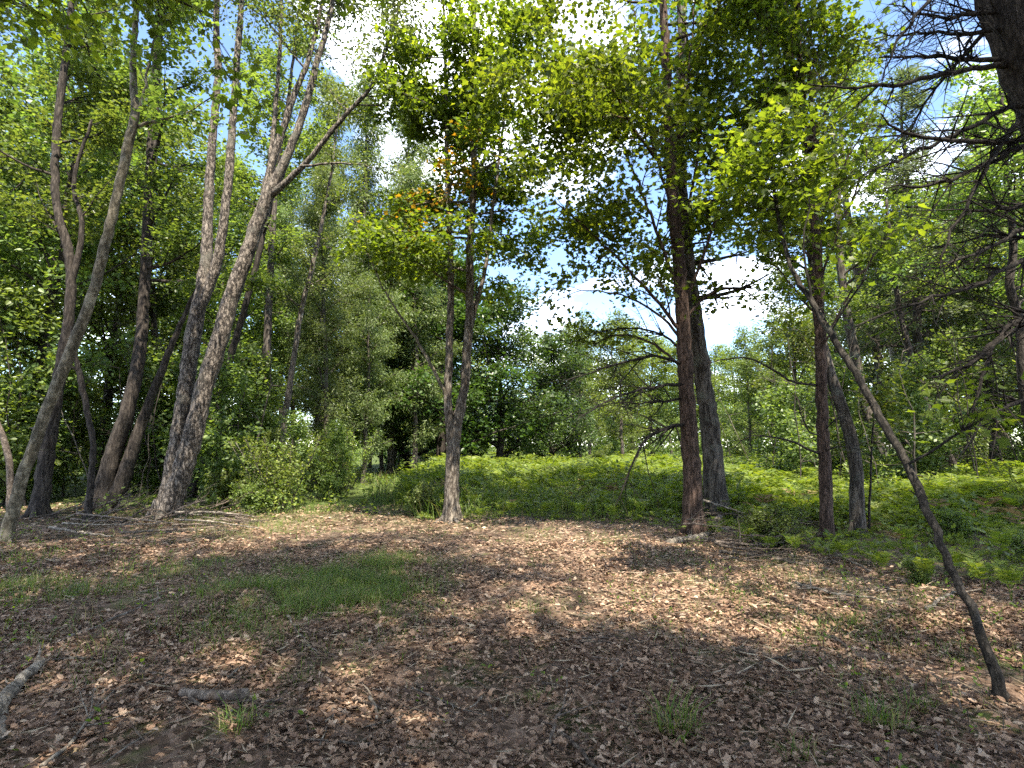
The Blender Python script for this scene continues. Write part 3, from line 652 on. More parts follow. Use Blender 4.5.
# --- big dark pine at the top right, its dead boughs reaching into the frame
T = Tree('dark_pine', 'massive dark pine trunk entering at the top right corner with long bare dead boughs', GB(1160, 6.0), M_bdark, 21)
Y = 6.0
c = T.stem([(1160, 594, Y, .30), (1130, 420, Y, .275), (1092, 250, Y, .26), (1048, 115, Y, .25), (1015, 35, Y, .24), (985, -60, Y, .22), (950, -200, Y, .19), (915, -420, Y, .15), (895, -650, Y, .09)], flare=True, ridge=.06)
boughs = [
 [(1000, 60, 6, .03), (960, 58, 5.8, .024), (917, 56, 5.6, .015), (878, 56, 5.4, .006)],
 [(1005, 66, 6, .035), (973, 69, 5.8, .028), (910, 81, 5.5, .022), (857, 86, 5.3, .014), (810, 84, 5.1, .005)],
 [(1040, 100, 6, .036), (1010, 108, 5.9, .03), (963, 130, 5.7, .024), (910, 155, 5.5, .016), (872, 173, 5.3, .006)],
 [(1045, 140, 6, .036), (1010, 142, 5.8, .03), (963, 141, 5.5, .022), (903, 134, 5.2, .015), (878, 114, 5.1, .006)],
 [(1055, 140, 6, .036), (1022, 146, 5.8, .03), (970, 172, 5.6, .024), (931, 185, 5.4, .016), (885, 185, 5.2, .006)],
 [(1000, 10, 6, .03), (970, 15, 5.8, .024), (928, 16, 5.6, .014), (890, 4, 5.4, .005)],
 [(1005, 28, 6, .03), (975, 33, 5.9, .024), (938, 33, 5.8, .016), (875, 35, 5.6, .005)],
 [(1075, 205, 6, .034), (1024, 207, 5.6, .026), (990, 209, 5.4, .018), (959, 209, 5.3, .007)],
 [(1080, 205, 6, .034), (1024, 228, 5.7, .027), (991, 246, 5.5, .02), (955, 262, 5.3, .012), (925, 272, 5.2, .005)],
 [(1090, 240, 6, .034), (1023, 261, 5.6, .027), (978, 284, 5.3, .02), (920, 302, 5.1, .013), (856, 326, 4.9, .005)],
 [(1100, 290, 6, .034), (1023, 318, 5.5, .027), (978, 358, 5.2, .02), (928, 380, 5.0, .007)],
 [(1100, 305, 6, .034), (1040, 322, 5.6, .027), (995, 342, 5.3, .022), (978, 390, 5.1, .014), (966, 437, 5.0, .005)],
 [(1110, 370, 6, .03), (1023, 401, 5.6, .022), (989, 416, 5.4, .016), (962, 452, 5.3, .005)],
 [(985, -40, 6, .03), (950, -20, 5.6, .024), (905, 30, 5.2, .014), (880, 80, 5.0, .005)],
 [(1020, 120, 6, .03), (985, 170, 5.5, .022), (955, 230, 5.2, .014), (940, 270, 5.1, .005)],
 [(995, 20, 6, .03), (960, 60, 6.4, .022), (925, 105, 6.7, .014), (900, 150, 6.9, .005)],
 [(1085, 230, 6, .03), (1040, 240, 6.4, .022), (985, 236, 6.7, .014), (930, 250, 6.9, .006)]]
for e in boughs:
    T.limb(None, None, 0, 0, explicit=e, bark=M_bough, side=24, slen=.75, sink=False, tfrom=.15, nch=5, wig=.10, flat=.4, up=-.01, minr=.0025)
T.limbs_on(c, 26, .62, 1.0, 3.6, (0, 30), nch=8, dens=26, ratio=.42)
pine = T
T.done(M_needle, .13, NARROW, .8, .1, spread=.06, mult=2)

# ------------------------------------------------------------------ background kinds, built once and copied
def proto(kind, seed, H, r0, t0, Lmax, nl, leaf, size, tmpl, bark, elev=(5, 45), dens=9, maxlev=2, nch=6, ratio=.48, flat=.6, hang=.35, tilt=.85, shape=None, droop=.02, label='x', cat='tree', wob=.12, up=.05, part='trunk', stems=1, mult=4, puff=.25):
    rng = np.random.default_rng(seed)
    root = thing(kind, label, cat, (0, -500, 0))
    T = MB(); sk = Sink()
    if shape is None: shape = lambda f: math.sin(math.pi * min(1, .22 + .78 * f)) ** .7
    for s_ in range(stems):
        n = max(6, int(H / .6)); z = np.linspace(-.15, H, n)
        lean = rng.normal(0, .03, 2) if stems == 1 else rng.normal(0, .34, 2)
        xy = np.cumsum(rng.normal(0, wob * H / n * .5, (n, 2)), axis=0) + z[:, None] * lean; xy -= xy[0]
        pts = np.column_stack([xy, z]); rad = np.maximum(.012, r0 * (1 - .88 * np.linspace(0, 1, n) ** 1.1)); rad[0] *= 1.4
        T.tube(pts, rad, 9, .05, seed, cap=False)
        for j in range(nl):
            f = (j + rng.random()) / nl; zz_ = (t0 + (1 - t0) * f) * (n - 1); i = min(n - 2, int(zz_)); p = pts[i] + (pts[i + 1] - pts[i]) * (zz_ - i)
            a = rng.uniform(0, 6.283); e = math.radians(rng.uniform(*elev) + 25 * f * (elev[1] > 20))
            d = np.array([math.cos(a) * math.cos(e), math.sin(a) * math.cos(e), math.sin(e)])
            grow(T, sk, rng, p, d, Lmax * shape(f) * rng.uniform(.65, 1.15), max(.01, rad[i] * .4), 0, maxlev, nch, ratio, up, .12, flat, (35, 65), droop, 1, dens, .4, (5, 3, 3, 3))
    M = MB(); m = put_leaves(M, sk, rng, size, tmpl, tilt, hang, .08, mult=mult, puff=puff)
    tr = obj(part, T.mesh(part, bark), root)
    cr_ = obj('crown', M.mesh('crown', leaf, False), root)
    PARTS[root.name] = [tr, cr_]
    print(kind, 'leaves', m)
    return root
PR = {}
PR['ash1'] = proto('woodland_tree', 101, 15, .17, .25, 3.6, 30, M_ash, .16, LEAF, M_bmid, dens=8)
PR['ash2'] = proto('woodland_tree', 102, 14, .14, .18, 3.2, 30, M_ash, .15, LEAF, M_bdark, dens=9)
PR['bright'] = proto('woodland_tree', 103, 13, .15, .15, 3.4, 30, M_bright, .16, LEAF, M_bmid, dens=8)
PR['airy'] = proto('feathery_tree', 104, 16, .13, .10, 2.8, 40, M_airy, .15, NARROW, M_bmid, dens=14, elev=(15, 60), hang=.9, droop=.12, tilt=1.0, nch=7, mult=5, puff=.18)
PR['round'] = proto('broad_tree', 105, 9, .22, .06, 4.4, 40, M_oakg, .17, LEAF, M_bdark, dens=8, shape=lambda f: math.cos(1.25 * f) ** .6, elev=(-5, 35))
PR['pine'] = proto('pine_tree', 106, 17, .2, .22, 3.6, 46, M_needle, .19, NARROW, M_bdark, dens=17, elev=(-5, 16), flat=.85, shape=lambda f: 1 - .75 * f, tilt=1.0, hang=.0, up=.03, ratio=.42, mult=4, puff=.12)
PR['sap1'] = proto('sapling', 107, 5, .035, .10, 1.6, 22, M_bright, .12, LEAF, M_bmid, dens=11, elev=(5, 45), nch=5, mult=5, puff=.16)
PR['sap2'] = proto('sapling', 108, 4.2, .03, .05, 1.5, 20, M_ash, .12, LEAF, M_bdark, dens=12, elev=(0, 45), nch=5, mult=5, puff=.16)
PR['bush'] = proto('shrub', 109, 2.3, .016, .12, .75, 10, M_shrub, .075, LEAF, M_bmid, dens=20, mult=2, puff=.07, elev=(20, 75), nch=4, stems=7, cat='shrub', part='stem')
PR['bush2'] = proto('shrub', 110, 1.5, .018, .02, .9, 14, M_bright, .10, LEAF, M_bmid, dens=17, mult=2, puff=.06, elev=(5, 60), nch=5, stems=4, cat='shrub', part='stem')
used = set()
rp = np.random.default_rng(7)
def place(kind, u, Y, scale, label, group=None, rz=None, tilt=None):
    p = GB(u, Y); p[2] -= .03
    rz = rp.uniform(0, 6.28) if rz is None else rz
    tl = (rp.normal(0, .03), rp.normal(0, .03)) if tilt is None else tilt
    sx_ = scale * rp.uniform(.92, 1.08)
    if kind not in used:
        used.add(kind); r = PR[kind]
        r.location = p; r.rotation_euler = (*tl, rz); r.scale = (sx_, sx_, scale)
        r['label'] = label
        if group: r['group'] = group
        return r
    r = dup(PR[kind], p, rz, (sx_, sx_, scale), label, group, tl)
    if not group and 'group' in r: del r['group']
    return r

def where(u, a=0):
    for lim, ph in ((-30, 'at the far left edge'), (30, 'left of the pale leaning trunk'), (80, 'behind the pale leaning trunk'), (150, 'near the rough leaning trunk'), (240, 'behind the double trunk'),
                    (330, 'above the yellow-green shrubs'), (425, 'beside the grassy track'), (520, 'behind the centre maple'), (640, 'left of the tree pair'), (730, 'behind the tree pair'),
                    (800, 'right of the tree pair'), (860, 'behind the slim tree'), (930, 'behind the leaning sapling'), (1000, 'under the bare dead boughs')):
        if u < lim: return ph
    return 'at the far right edge'
def dist(Y, near, far): return 'nearer' if Y < near else ('distant' if Y > far else 'middle-distance')
LW = 'tall leafy tree in the shaded wood at left, behind the leaning trunks'
for u, Y, k, s in ((-90, 15, 'ash1', 1.1), (-30, 18, 'ash2', 1.15), (20, 16, 'ash2', 1.1), (48, 24, 'ash1', 1.25), (105, 20, 'ash2', 1.2), (132, 28, 'ash1', 1.3), (-160, 20, 'ash1', 1.2), (-60, 28, 'ash2', 1.4), (0, 34, 'ash1', 1.5), (80, 38, 'ash2', 1.6), (-130, 36, 'ash1', 1.5), (150, 40, 'ash1', 1.5)):
    place(k, u, Y, s, dist(Y, 18, 30) + ' tall leafy tree in the shaded left wood, ' + where(u), 'trees of the left wood behind the leaning trunks')
CW = 'slim leafy tree in the wood behind the double trunk'
for u, Y, k, s in ((172, 22, 'ash2', 1.15), (200, 30, 'ash2', 1.3), (228, 26, 'ash1', 1.1), (262, 34, 'ash2', 1.25), (190, 44, 'ash1', 1.5), (285, 42, 'ash1', 1.3), (240, 48, 'ash2', 1.5), (320, 46, 'ash1', 1.2)):
    place(k, u, Y, s, dist(Y, 27, 40) + ' slim leafy tree in the wood ' + where(u), 'trees behind the double trunk')
FT = 'pale feathery drooping tree between the double trunk and the centre maple'
for u, Y, s in ((318, 24, .95), (352, 27, .98), (384, 31, .9), (300, 29, 1.05), (340, 34, 1.1), (372, 38, 1.0), (395, 34, 1.0), (330, 21, .8), (366, 23, .72), (410, 42, 1.15), (348, 26, 1.3), (392, 30, 1.4), (416, 27, 1.05), (325, 32, 1.5)):
    place('airy', u, Y, s, dist(Y, 27, 33) + (' tall' if s > 1.1 else ' lower') + ' pale feathery drooping tree ' + where(u), 'feathery trees left of the centre maple')
place('round', 500, 31, 1.05, 'dark dense round-crowned tree across the field behind the centre maple')
place('round', 440, 30, 1.25, 'dark bushy tree at the far field edge, just left of the maple trunk')
place('round', 552, 33, .82, 'smaller dark round tree at the right foot of the round-crowned one')
place('round', 405, 36, 1.6, 'broad dark tree closing the end of the grassy track')
FC = 'pale green tree in the sunlit row at the far end of the field'
for u, Y, k, s in ((575, 58, 'bright', .92), (612, 52, 'bright', .85), (650, 60, 'bright', .85), (690, 55, 'bright', .78), (735, 62, 'bright', .8), (770, 50, 'bright', .85), (540, 66, 'bright', 1.0), (470, 62, 'ash1', 1.1), (630, 72, 'bright', 1.1), (710, 74, 'bright', .95), (420, 56, 'bright', 1.0), (800, 66, 'bright', 1.1), (590, 80, 'bright', 1.1), (670, 82, 'bright', 1.1), (755, 84, 'bright', 1.1)):
    r_ = place(k, u, Y, s * 1.2, dist(Y, 59, 71) + ' pale green tree at the end of the field, ' + where(u), 'row of trees at the far end of the field'); r_.scale = (r_.scale[0] * 1.45, r_.scale[1] * 1.45, r_.scale[2])
place('bright', 622, 44, .95, 'pale green tree standing forward of the far row, left of the tree pair')
place('bright', 578, 41, .88, 'pale green tree standing forward of the far row, right of the dark round tree')
place('bright', 748, 36, .72, 'pale green tree across the field just right of the tree pair')
RW = 'leafy green tree in the sunlit wood at right behind the leaning trunks'
for u, Y, k, s in ((800, 32, 'bright', .95), (835, 36, 'bright', 1.1), (870, 30, 'bright', 1.05), (905, 34, 'bright', 1.2), (940, 26, 'ash2', 1.0), (985, 22, 'bright', 1.05), (1030, 18, 'ash2', 1.0), (1000, 32, 'bright', 1.25), (1080, 20, 'bright', 1.1), (1060, 32, 'ash1', 1.3), (1120, 28, 'bright', 1.2), (860, 46, 'ash1', 1.3), (920, 48, 'bright', 1.4), (980, 46, 'ash1', 1.5), (820, 54, 'bright', 1.2), (1050, 44, 'ash2', 1.5), (1180, 24, 'ash1', 1.2)):
    place(k, u, Y, s, dist(Y, 27, 40) + ' leafy green tree in the sunlit right wood, ' + where(u), 'trees of the sunlit right wood')
place('pine', 920, 22, 1.0, 'tall grey-green pine in the right wood behind the bare dead boughs', tilt=(0, 0))
place('pine', 985, 25, 1.05, 'grey-green pine near the right edge, nearer than the tall pine', tilt=(0, 0))
place('pine', 1075, 30, 1.2, 'grey-green pine beyond the right edge under the massive dark trunk', tilt=(0, 0))
SL = 'leafy understory sapling among the trunks of the left wood'
for i in range(24):
    u = -60 + i * 14.5 + rp.uniform(-8, 8); Y = rp.uniform(15, 27)
    place('sap2' if i % 3 else 'sap1', u, Y, rp.uniform(.7, 1.25), dist(Y, 19, 23) + (' bright' if i % 3 == 0 else ' green') + ' leafy sapling in the left wood, ' + where(u), 'saplings under the left wood')
SR = 'leafy sapling at the foot of the right wood beyond the bracken'
for i in range(16):
    u = 770 + i * 22 + rp.uniform(-8, 8); Y = rp.uniform(15, 30)
    place('sap1' if i % 3 else 'sap2', u, Y, rp.uniform(.6, 1.1), dist(Y, 20, 25) + (' bright' if i % 3 else ' dark') + ' leafy sapling in the right wood, ' + where(u), 'saplings under the right wood')
SF = 'low green thicket shrub along the far side of the field'
for i in range(24):
    u = 390 + i * 19 + rp.uniform(-8, 8); Y = rp.uniform(40, 50)
    place('sap1' if i % 2 else 'sap2', u, Y, rp.uniform(.6, .95), dist(Y, 43, 47) + (' bright' if i % 2 else ' dark') + ' thicket shrub on the far side of the field, ' + where(u), 'thicket along the far side of the field')
place('bush', 288, 13.8, .8, 'bright yellow-green shrub glowing in the sun right of the double trunk')
place('bush', 352, 20, .9, 'yellow-green shrub beside the grassy track, left of the maple')
place('bush', 345, 17.5, .65, 'low yellow-green bush between the two taller yellow-green shrubs')
place('bush', 318, 20, .95, 'yellow-green shrub half hidden behind the brightest shrub')
place('sap1', 300, 14.8, .5, 'small bright leafy sapling standing out of the yellow-green shrub')
place('sap1', 272, 15.5, .42, 'small bright leafy sapling left of the yellow-green shrub')
place('sap1', 340, 17, .48, 'bright leafy sapling beside the grassy track at its left')
place('bush2', 235, 15, .65, 'low leafy shrub at the right foot of the double trunk')
place('bush2', 262, 13.5, .5, 'small green bush in front of the brightest shrub')
place('bush2', 425, 13.2, .5, 'small leafy bush at the left foot of the centre maple')
place('bush2', 765, 9.2, .42, 'small low bush with dark twigs on the litter right of the tree pair')
place('bush2', 905, 6.6, .2, 'low green bush under the leaning sapling')
place('bush2', 945, 9.6, .32, 'leafy green bush behind the leaning sapling')
place('bush2', 1010, 7.8, .26, 'leafy green bush at the right edge behind the sapling')

# unseen trees behind the viewer, placed to throw shade across the foreground
SH = 'unseen leafy tree behind the viewer, placed to shade the leaf litter'
for x, y, k, s, rz in ((3.2, -1.5, 'ash1', .95, .4), (-1.3, -.9, 'ash2', 1.0, 1.4), (-4.2, -2.6, 'ash1', 1.0, 5.2), (7.2, -1.8, 'ash1', 1.0, 2.1), (-5.6, -.5, 'ash1', .95, 3.0), (.4, -6.5, 'ash2', 1.15, .2), (10.5, 2.5, 'ash1', 1.05, 4.0), (-8.5, 1.5, 'ash2', 1.1, 2.5), (5.0, -6.5, 'ash1', 1.2, 5.0)):
    dup(PR[k], (x, y, -.05), rz, s, SH, 'trees behind the viewer')

PR['tall'] = proto('tall_shade_tree', 120, 27, .34, .52, 5.6, 30, M_ash, .22, LEAF, M_bgrey, dens=1.6, mult=8, puff=.45, nch=6, label='unseen tall tree added behind the viewer to dapple the clearing with shade')  # unseen, added for shade; sparse clumped crown leaves gaps for sun patches
for i, (x, y, s, rz) in enumerate(((-4.8, -.4, 1.0, 2.0), (9.2, -2.2, 1.0, 3.6), (1.2, -5.5, 1.05, 5.1), (-6.6, .4, .95, 1.1), (13.5, -1.5, 1.0, .9), (-10.5, -3.0, 1.0, .2))):
    if i == 0:
        r = PR['tall']; r.location = (x, y, -.05); r.rotation_euler = (0, 0, rz); r['group'] = 'tall trees behind the viewer'
    else:
        dup(PR['tall'], (x, y, -.05), rz, s, None, 'tall trees behind the viewer')

# the tree at left whose leafy bough hangs into the top of the frame
T = Tree('overhanging_tree', 'near tree out of frame at left, its dark maple leaves hanging into the top left', (-5.4, 2.6, -.05), M_bdark, 22)
bp_ = np.array([-5.4, 2.6, -.05])
pts = spline(np.array([[*(bp_ + np.array([0, 0, -.1])), .17], [-5.3, 2.7, 2, .14], [-5.1, 2.8, 4.2, .12], [-4.8, 3.0, 6.5, .09], [-4.6, 3.2, 9, .04]]), .2)
T.T.tube(pts[:, :3], pts[:, 3], 12, .05, 3)
for e in ([(-160, 40, 3.0, .05), (-40, -40, 3.6, .035), (60, -30, 4.0, .022), (150, -8, 4.4, .014), (220, 20, 4.6, .005)],
          [(-160, 0, 3.0, .05), (0, -90, 3.7, .035), (130, -90, 4.2, .022), (250, -40, 4.6, .012), (330, 0, 4.9, .004)],
          [(-150, 60, 3.0, .04), (-60, -10, 3.8, .025), (20, -25, 4.4, .015), (80, 0, 4.8, .005)]):
    T.limb(None, None, 0, 0, explicit=e, side=13, slen=.75, dens=11, tfrom=.45, nch=4, flat=.7, up=-.02, droop=.08)
T.done(M_maple, .075, MAPLE, .6, .5, spread=.03, mult=2, puff=.14)

# far-off wood closing the view behind everything
rw = np.random.default_rng(77)
M = MB()
def wood(n, u0, u1, Y0, Y1, h0, h1, size):
    u = rw.uniform(u0, u1, n); Yv = rw.uniform(Y0, Y1, n); x = (u - 512) / F * Yv
    top = h0 + (h1 - h0) * (.5 + .3 * noise2(x, Yv * .3, .35) + .2 * noise2(x, Yv, .9))
    z = top * rw.random(n) ** .8
    cl = noise2(x, z * 1.3 + Yv, .9) + .6 * noise2(x + 3, z * 2 - Yv, 2.1) > -.35
    pos = np.column_stack([x, Yv, z])[cl]; m = len(pos)
    a = rw.normal(size=(m, 3)); a[:, 2] -= .3
    M.leaves(pos, a, nrm(UP * .6 + rw.normal(0, .6, (m, 3))), rw.uniform(.6, 1.3, m) * size, LEAF)
def noise2(x, y, s):
    return np.sin(x * s + 1.3 * np.sin(y * s * .7 + 1)) * np.cos(y * s * .9 + 1.1 * np.sin(x * s * .6))
wood(48000, -700, 360, 42, 62, 9, 17, .34)
wood(90000, 340, 820, 88, 112, 8, 15, .55)
wood(80000, 780, 1800, 46, 70, 9, 18, .36)
o = obj('woodland', M.mesh('woodland', M_bright, False)); o['kind'] = 'stuff'
tag(o, 'far-off green wood closing the view behind the field and the trees', 'woodland')

# ------------------------------------------------------------------ bracken field and ground cover
rb = np.random.default_rng(91)
EX = np.array([-3.0, -1.9, 0.2, 2.2, 3.4, 4.3, 4.9, 5.6, 9.0, 40]); EY = np.array([14.2, 12.2, 11.8, 11.4, 10.0, 8.4, 7.0, 6.2, 4.6, 4.6])
E2X = np.array([-3.0, -1.9, 0.2, 2.2, 3.6, 5.4, 7.5, 40]); E2Y = np.array([14.8, 13.2, 12.8, 12.6, 12.6, 11.2, 9.8, 8.8])
def fern_fronds(M, base, h, rng, nf=4, npin=8, ps=.30, stem=None, az=None):
    """fronds of one plant: rachis curves up and out; pinnae are narrow leaflets"""
    a0 = rng.uniform(0, 6.28) if az is None else az
    for k in range(nf):
        a = a0 + k * 6.283 / nf + rng.normal(0, .35); out = np.array([math.cos(a), math.sin(a), 0])
        hh = h * rng.uniform(.75, 1.15); Lr = hh * rng.uniform(.55, .9)
        tt = np.linspace(0, 1, npin + 5)
        pts = base + out * (Lr * tt ** 1.7)[:, None] + UP * (hh * (1 - (1 - tt) ** 2) - .28 * hh * tt ** 3)[:, None]
        if stem is not None: stem.tube(pts[::3], np.linspace(.006, .002, len(pts[::3])), 3, cap=False)
        d = nrm(np.gradient(pts, axis=0)); f = np.arange(5, npin + 5)
        sd = nrm(np.cross(d[f], UP) + 1e-5); ln = ps * hh * (1.05 - np.linspace(.0, .92, npin)) * .85
        pos = np.concatenate([pts[f], pts[f]]); ax = nrm(np.concatenate([sd, -sd]) + np.tile(d[f] * .45, (2, 1)) + rng.normal(0, .1, (2 * npin, 3)))
        nn = nrm(np.tile(np.cross(sd, d[f]), (2, 1)) + rng.normal(0, .25, (2 * npin, 3)))
        M.leaves(pos, ax, nn, np.tile(ln, 2) * rng.uniform(.85, 1.15, 2 * npin), FROND, .1)
FROND = tm([(0, 0), (.13, .2), (.10, .6), (0, 1)])
M = MB(); np_ = 0
def noise2(x, y, s):
    return np.sin(x * s + 1.3 * np.sin(y * s * .7 + 1)) * np.cos(y * s * .9 + 1.1 * np.sin(x * s * .6))
for (y0, y1, n_, nf, npin) in ((4.5, 13, 2600, 5, 9), (13, 20, 3000, 4, 9), (20, 30, 2600, 4, 6), (30, 48, 2600, 3, 5)):
    c_ = 0
    while c_ < n_:
        y = rb.uniform(y0, y1); x = rb.uniform(-.30 * y - 1, 1.0 * y + 2)
        ye = np.interp(x, EX, EY)
        if x < -3 - .05 * (y - 12): continue
        if y < ye or rb.random() > .72 + .4 * noise2(x, y, .8): continue
        y2 = np.interp(x, E2X, E2Y)
        low = y < y2
        if low and rb.random() > .25 + .75 * (y - ye) / (y2 - ye): continue
        e = min(1.0, (y - y2) / 5.0 + .10)
        h = (.28 + .58 * e) * rb.uniform(.5, 1.25) * (1.0 + .28 * noise2(x, y, .7))
        if low: h = rb.uniform(.10, .24)
        fern_fronds(M, np.array([x, y, float(gh(x, y)) - .02]), h, rb, nf, npin)
        c_ += 1
Mdead = MB(); c_ = 0
while c_ < 45:
    y = rb.uniform(7, 22); x = rb.uniform(-.2, 1.0) * y
    if y < np.interp(x, EX, EY) + .3: continue
    fern_fronds(Mdead, np.array([x, y, float(gh(x, y)) - .02]), rb.uniform(.3, .85), rb, 3, 7); c_ += 1
o = obj('dead_bracken', Mdead.mesh('dead_bracken', M_deadfern, False)); o['kind'] = 'stuff'
tag(o, 'withered straw-brown fronds scattered among the green bracken', 'bracken')
o = obj('bracken', M.mesh('bracken', M_fern, False)); o['kind'] = 'stuff'
tag(o, 'waist-high bright green bracken covering the sunlit field', 'bracken')

# leafy weeds among the bracken and in the left undergrowth
M = MB(); st_ = MB(); sk = Sink()
c_ = 0
while c_ < 420:
    y = rb.uniform(12, 26); x = rb.uniform(-.2, 1.0) * y
    if y < np.interp(x, E2X, E2Y) + .2 or rb.random() > .6 + .6 * noise2(x, y, 1.1): continue
    grow(st_, sk, rb, np.array([x, y, float(gh(x, y))]), UP + rb.normal(0, .16, 3), rb.uniform(.6, 1.25), .007, 0, 1, 5, .35, .05, .08, .4, (30, 70), 0, 0, 15, .2, (3, 3, 3, 3))
    c_ += 1
c_ = 0
while c_ < 1500:
    y = rb.uniform(6, 26); x = rb.uniform(-1.0 * y, 1.0 * y)
    ye = np.interp(x, EX, EY)
    left = x < -3 and y > 12.2 and x > -.75 * y
    if not (left or (x > -3 and y > ye)): continue
    b0 = np.array([x, y, float(gh(x, y))]); h = rb.uniform(.3, .8) * (.7 if left else 1.0) * (1.0 if left or y > np.interp(x, E2X, E2Y) else .4)
    grow(st_, sk, rb, b0, UP + rb.normal(0, .25, 3), h, .006, 0, 1, 4, .5, .05, .1, .4, (30, 70), 0, 0, 16, .15, (3, 3, 3, 3))
    c_ += 1
put_leaves(M, sk, rb, .085, LEAF, .5, .2, .03)
o = obj('undergrowth', M.mesh('undergrowth', M_shrub, False)); o['kind'] = 'stuff'
tag(o, 'leafy green weeds growing among the bracken and under the left trees', 'undergrowth')
w_ = obj('weed_stalk', st_.mesh('weed_stalk', M_bmid), o); w_['kind'] = 'stuff'

# tiny seedlings threading through the litter
M = MB(); sk = Sink(); st_ = MB(); c_ = 0
while c_ < 520:
    y = math.sqrt(rb.uniform(2.6 ** 2, 12 ** 2)); x = rb.uniform(-1, 1) * y
    dens_ = .12 + .75 * (x > 1.5 + .1 * y) + .75 * (x < -.45 * y - .5) + .25 * noise2(x, y, 1.1)
    if y > np.interp(x, EX, EY) + .5 or rb.random() > dens_: continue
    b0 = np.array([x, y, float(gh(x, y))]); hh = rb.uniform(.04, .22)
    grow(st_, sk, rb, b0, UP + rb.normal(0, .3, 3), hh, .003, 0, 0, 1, .5, .05, .1, .4, (30, 70), 0, 0, 40, .06, (3, 3, 3, 3))
    c_ += 1
put_leaves(M, sk, rb, .030, BEECH, .8, .15, .03)
o = obj('seedlings', M.mesh('seedlings', M_maple, False)); o['kind'] = 'stuff'
tag(o, 'tiny green seedlings sprinkled through the leaf litter', 'seedlings')
w_ = obj('seedling_stalk', st_.mesh('seedling_stalk', M_bmid), o); w_['kind'] = 'stuff'

# fine debris: needles and straw over the litter
rd_ = np.random.default_rng(29)
M = MB()
STRAW = tm([(0, 0), (.02, .5), (0, 1)])
y = np.sqrt(rd_.uniform(4, 13 ** 2, 36000)); x = rd_.uniform(-1.05, 1.05, len(y)) * (y + .3)
k = (y < np.interp(x, EX, EY) + 1.5) & (rd_.random(len(x)) < .6 + .4 * noise2(x, y, 2.3)); x, y = x[k], y[k]; m = len(x)
a = rd_.uniform(0, 6.28, m)
M.leaves(np.column_stack([x, y, gh(x, y) + rd_.uniform(.01, .035, m)]), np.column_stack([np.cos(a), np.sin(a), rd_.normal(0, .12, m)]), nrm(UP + rd_.normal(0, .4, (m, 3))), rd_.uniform(.06, .24, m), STRAW, rd_.uniform(-.3, .3, m))
o = obj('straw_litter', M.mesh('straw_litter', M_straw, False)); o['kind'] = 'stuff'
tag(o, 'thin dry stalks and needles strewn over the fallen leaves', 'straw')

# individual ferns standing out at the near edge
def fern_thing(p, h, label, group, first=[None]):
    if first[0] is None:
        r = thing('fern', label, 'fern', (0, 0, 0), group)
        fr_ = np.random.default_rng(3)
        for k in range(7):
            m1 = MB()
            fern_fronds(m1, np.zeros(3), 1.0, fr_, 1, 11, .30, m1, k * .9)
            fo = obj('frond', m1.mesh('frond', M_fern, False), r)
        PARTS[r.name] = list(r.children); first[0] = r
    else:
        r = dup(first[0], p, 0, h, label, group)
    r.location = p; r.rotation_euler = (0, 0, rb.uniform(0, 6.28)); r.scale = (h,) * 3
    return r
for u, v, h in ((545, 521, .5), (580, 523, .5), (612, 524, .5), (640, 523, .55), (512, 522, .45), (480, 524, .4), (745, 545, .42), (770, 555, .35), (795, 560, .4), (845, 565, .4), (880, 578, .42), (925, 590, .4), (955, 585, .5), (985, 600, .45), (1012, 606, .42), (905, 560, .5), (1000, 570, .55)):
    p = G(u, v)
    fern_thing(p, h, 'single green fern in the row along the near edge of the bracken' if u < 700 else 'low green fern at the edge of the litter under the slim and leaning trees', 'ferns at the near edge of the field' if u < 700 else 'ferns under the right hand trees')

# ------------------------------------------------------------------ grass
def blades(M, xy, hmin, hmax, rng, lean=.35, wide=1.0):
    m = len(xy); z = gh(xy[:, 0], xy[:, 1]) - .01
    pos = np.column_stack([xy, z]); a = rng.uniform(0, 6.28, m); ln = rng.uniform(.05, lean, m) * 1.6
    ax = nrm(np.column_stack([np.cos(a) * ln, np.sin(a) * ln, np.ones(m)]))
    nn = np.column_stack([-np.cos(a), -np.sin(a), ln])
    T_ = (BLADE[0] * np.array([wide, 1, -1.0]), BLADE[1])
    M.leaves(pos, ax, nn, rng.uniform(hmin, hmax, m), T_, rng.uniform(-.6, 0, m))
def patch(u, v, rx, ry, n, rng):
    c0 = G(u, v)[:2]; q = rng.normal(0, .5, (n, 2)) * np.array([rx, ry])
    keep_ = rng.random(n) < .45 + .6 * noise2(q[:, 0] + c0[0], q[:, 1] + c0[1], 3.5) + .5 * noise2(q[:, 0] + c0[0], q[:, 1] + c0[1], 9.0)
    return (c0 + q)[keep_]
rg = np.random.default_rng(17)
M = MB()
blades(M, patch(335, 588, .95, 1.5, 60000, rg), .06, .20, rg, .7, 1.0)
o = obj('grass', M.mesh('grass', M_grass, False)); o['kind'] = 'stuff'
tag(o, 'fresh green grass patch growing in the middle of the leaf litter', 'grass')
M = MB()
xs = []
for u, v, rx, ry, n in ((30, 590, 1.4, .7, 2600), (110, 592, 1.1, .6, 1700), (185, 570, 1.0, .8, 1300), (20, 560, 1.5, .6, 900), (240, 530, 1.6, 1.6, 3500), (300, 515, 2.0, 2.0, 3500), (370, 505, 2.0, 3.0, 3000), (250, 610, 1.2, 1.0, 900), (90, 640, 1.2, .7, 700), (380, 482, 3.0, 5.0, 4000)):
    xs.append(patch(u, v, rx, ry, n, rg))
yy = rg.uniform(12.0, 24, 16000); xx = rg.uniform(-.25, .95, 16000) * yy
kk = (yy > np.interp(xx, EX, EY)) & (rg.random(16000) < .6 + .5 * noise2(xx, yy, .9))
blades(M, np.concatenate(xs), .06, .26, rg, .7, 1.0)
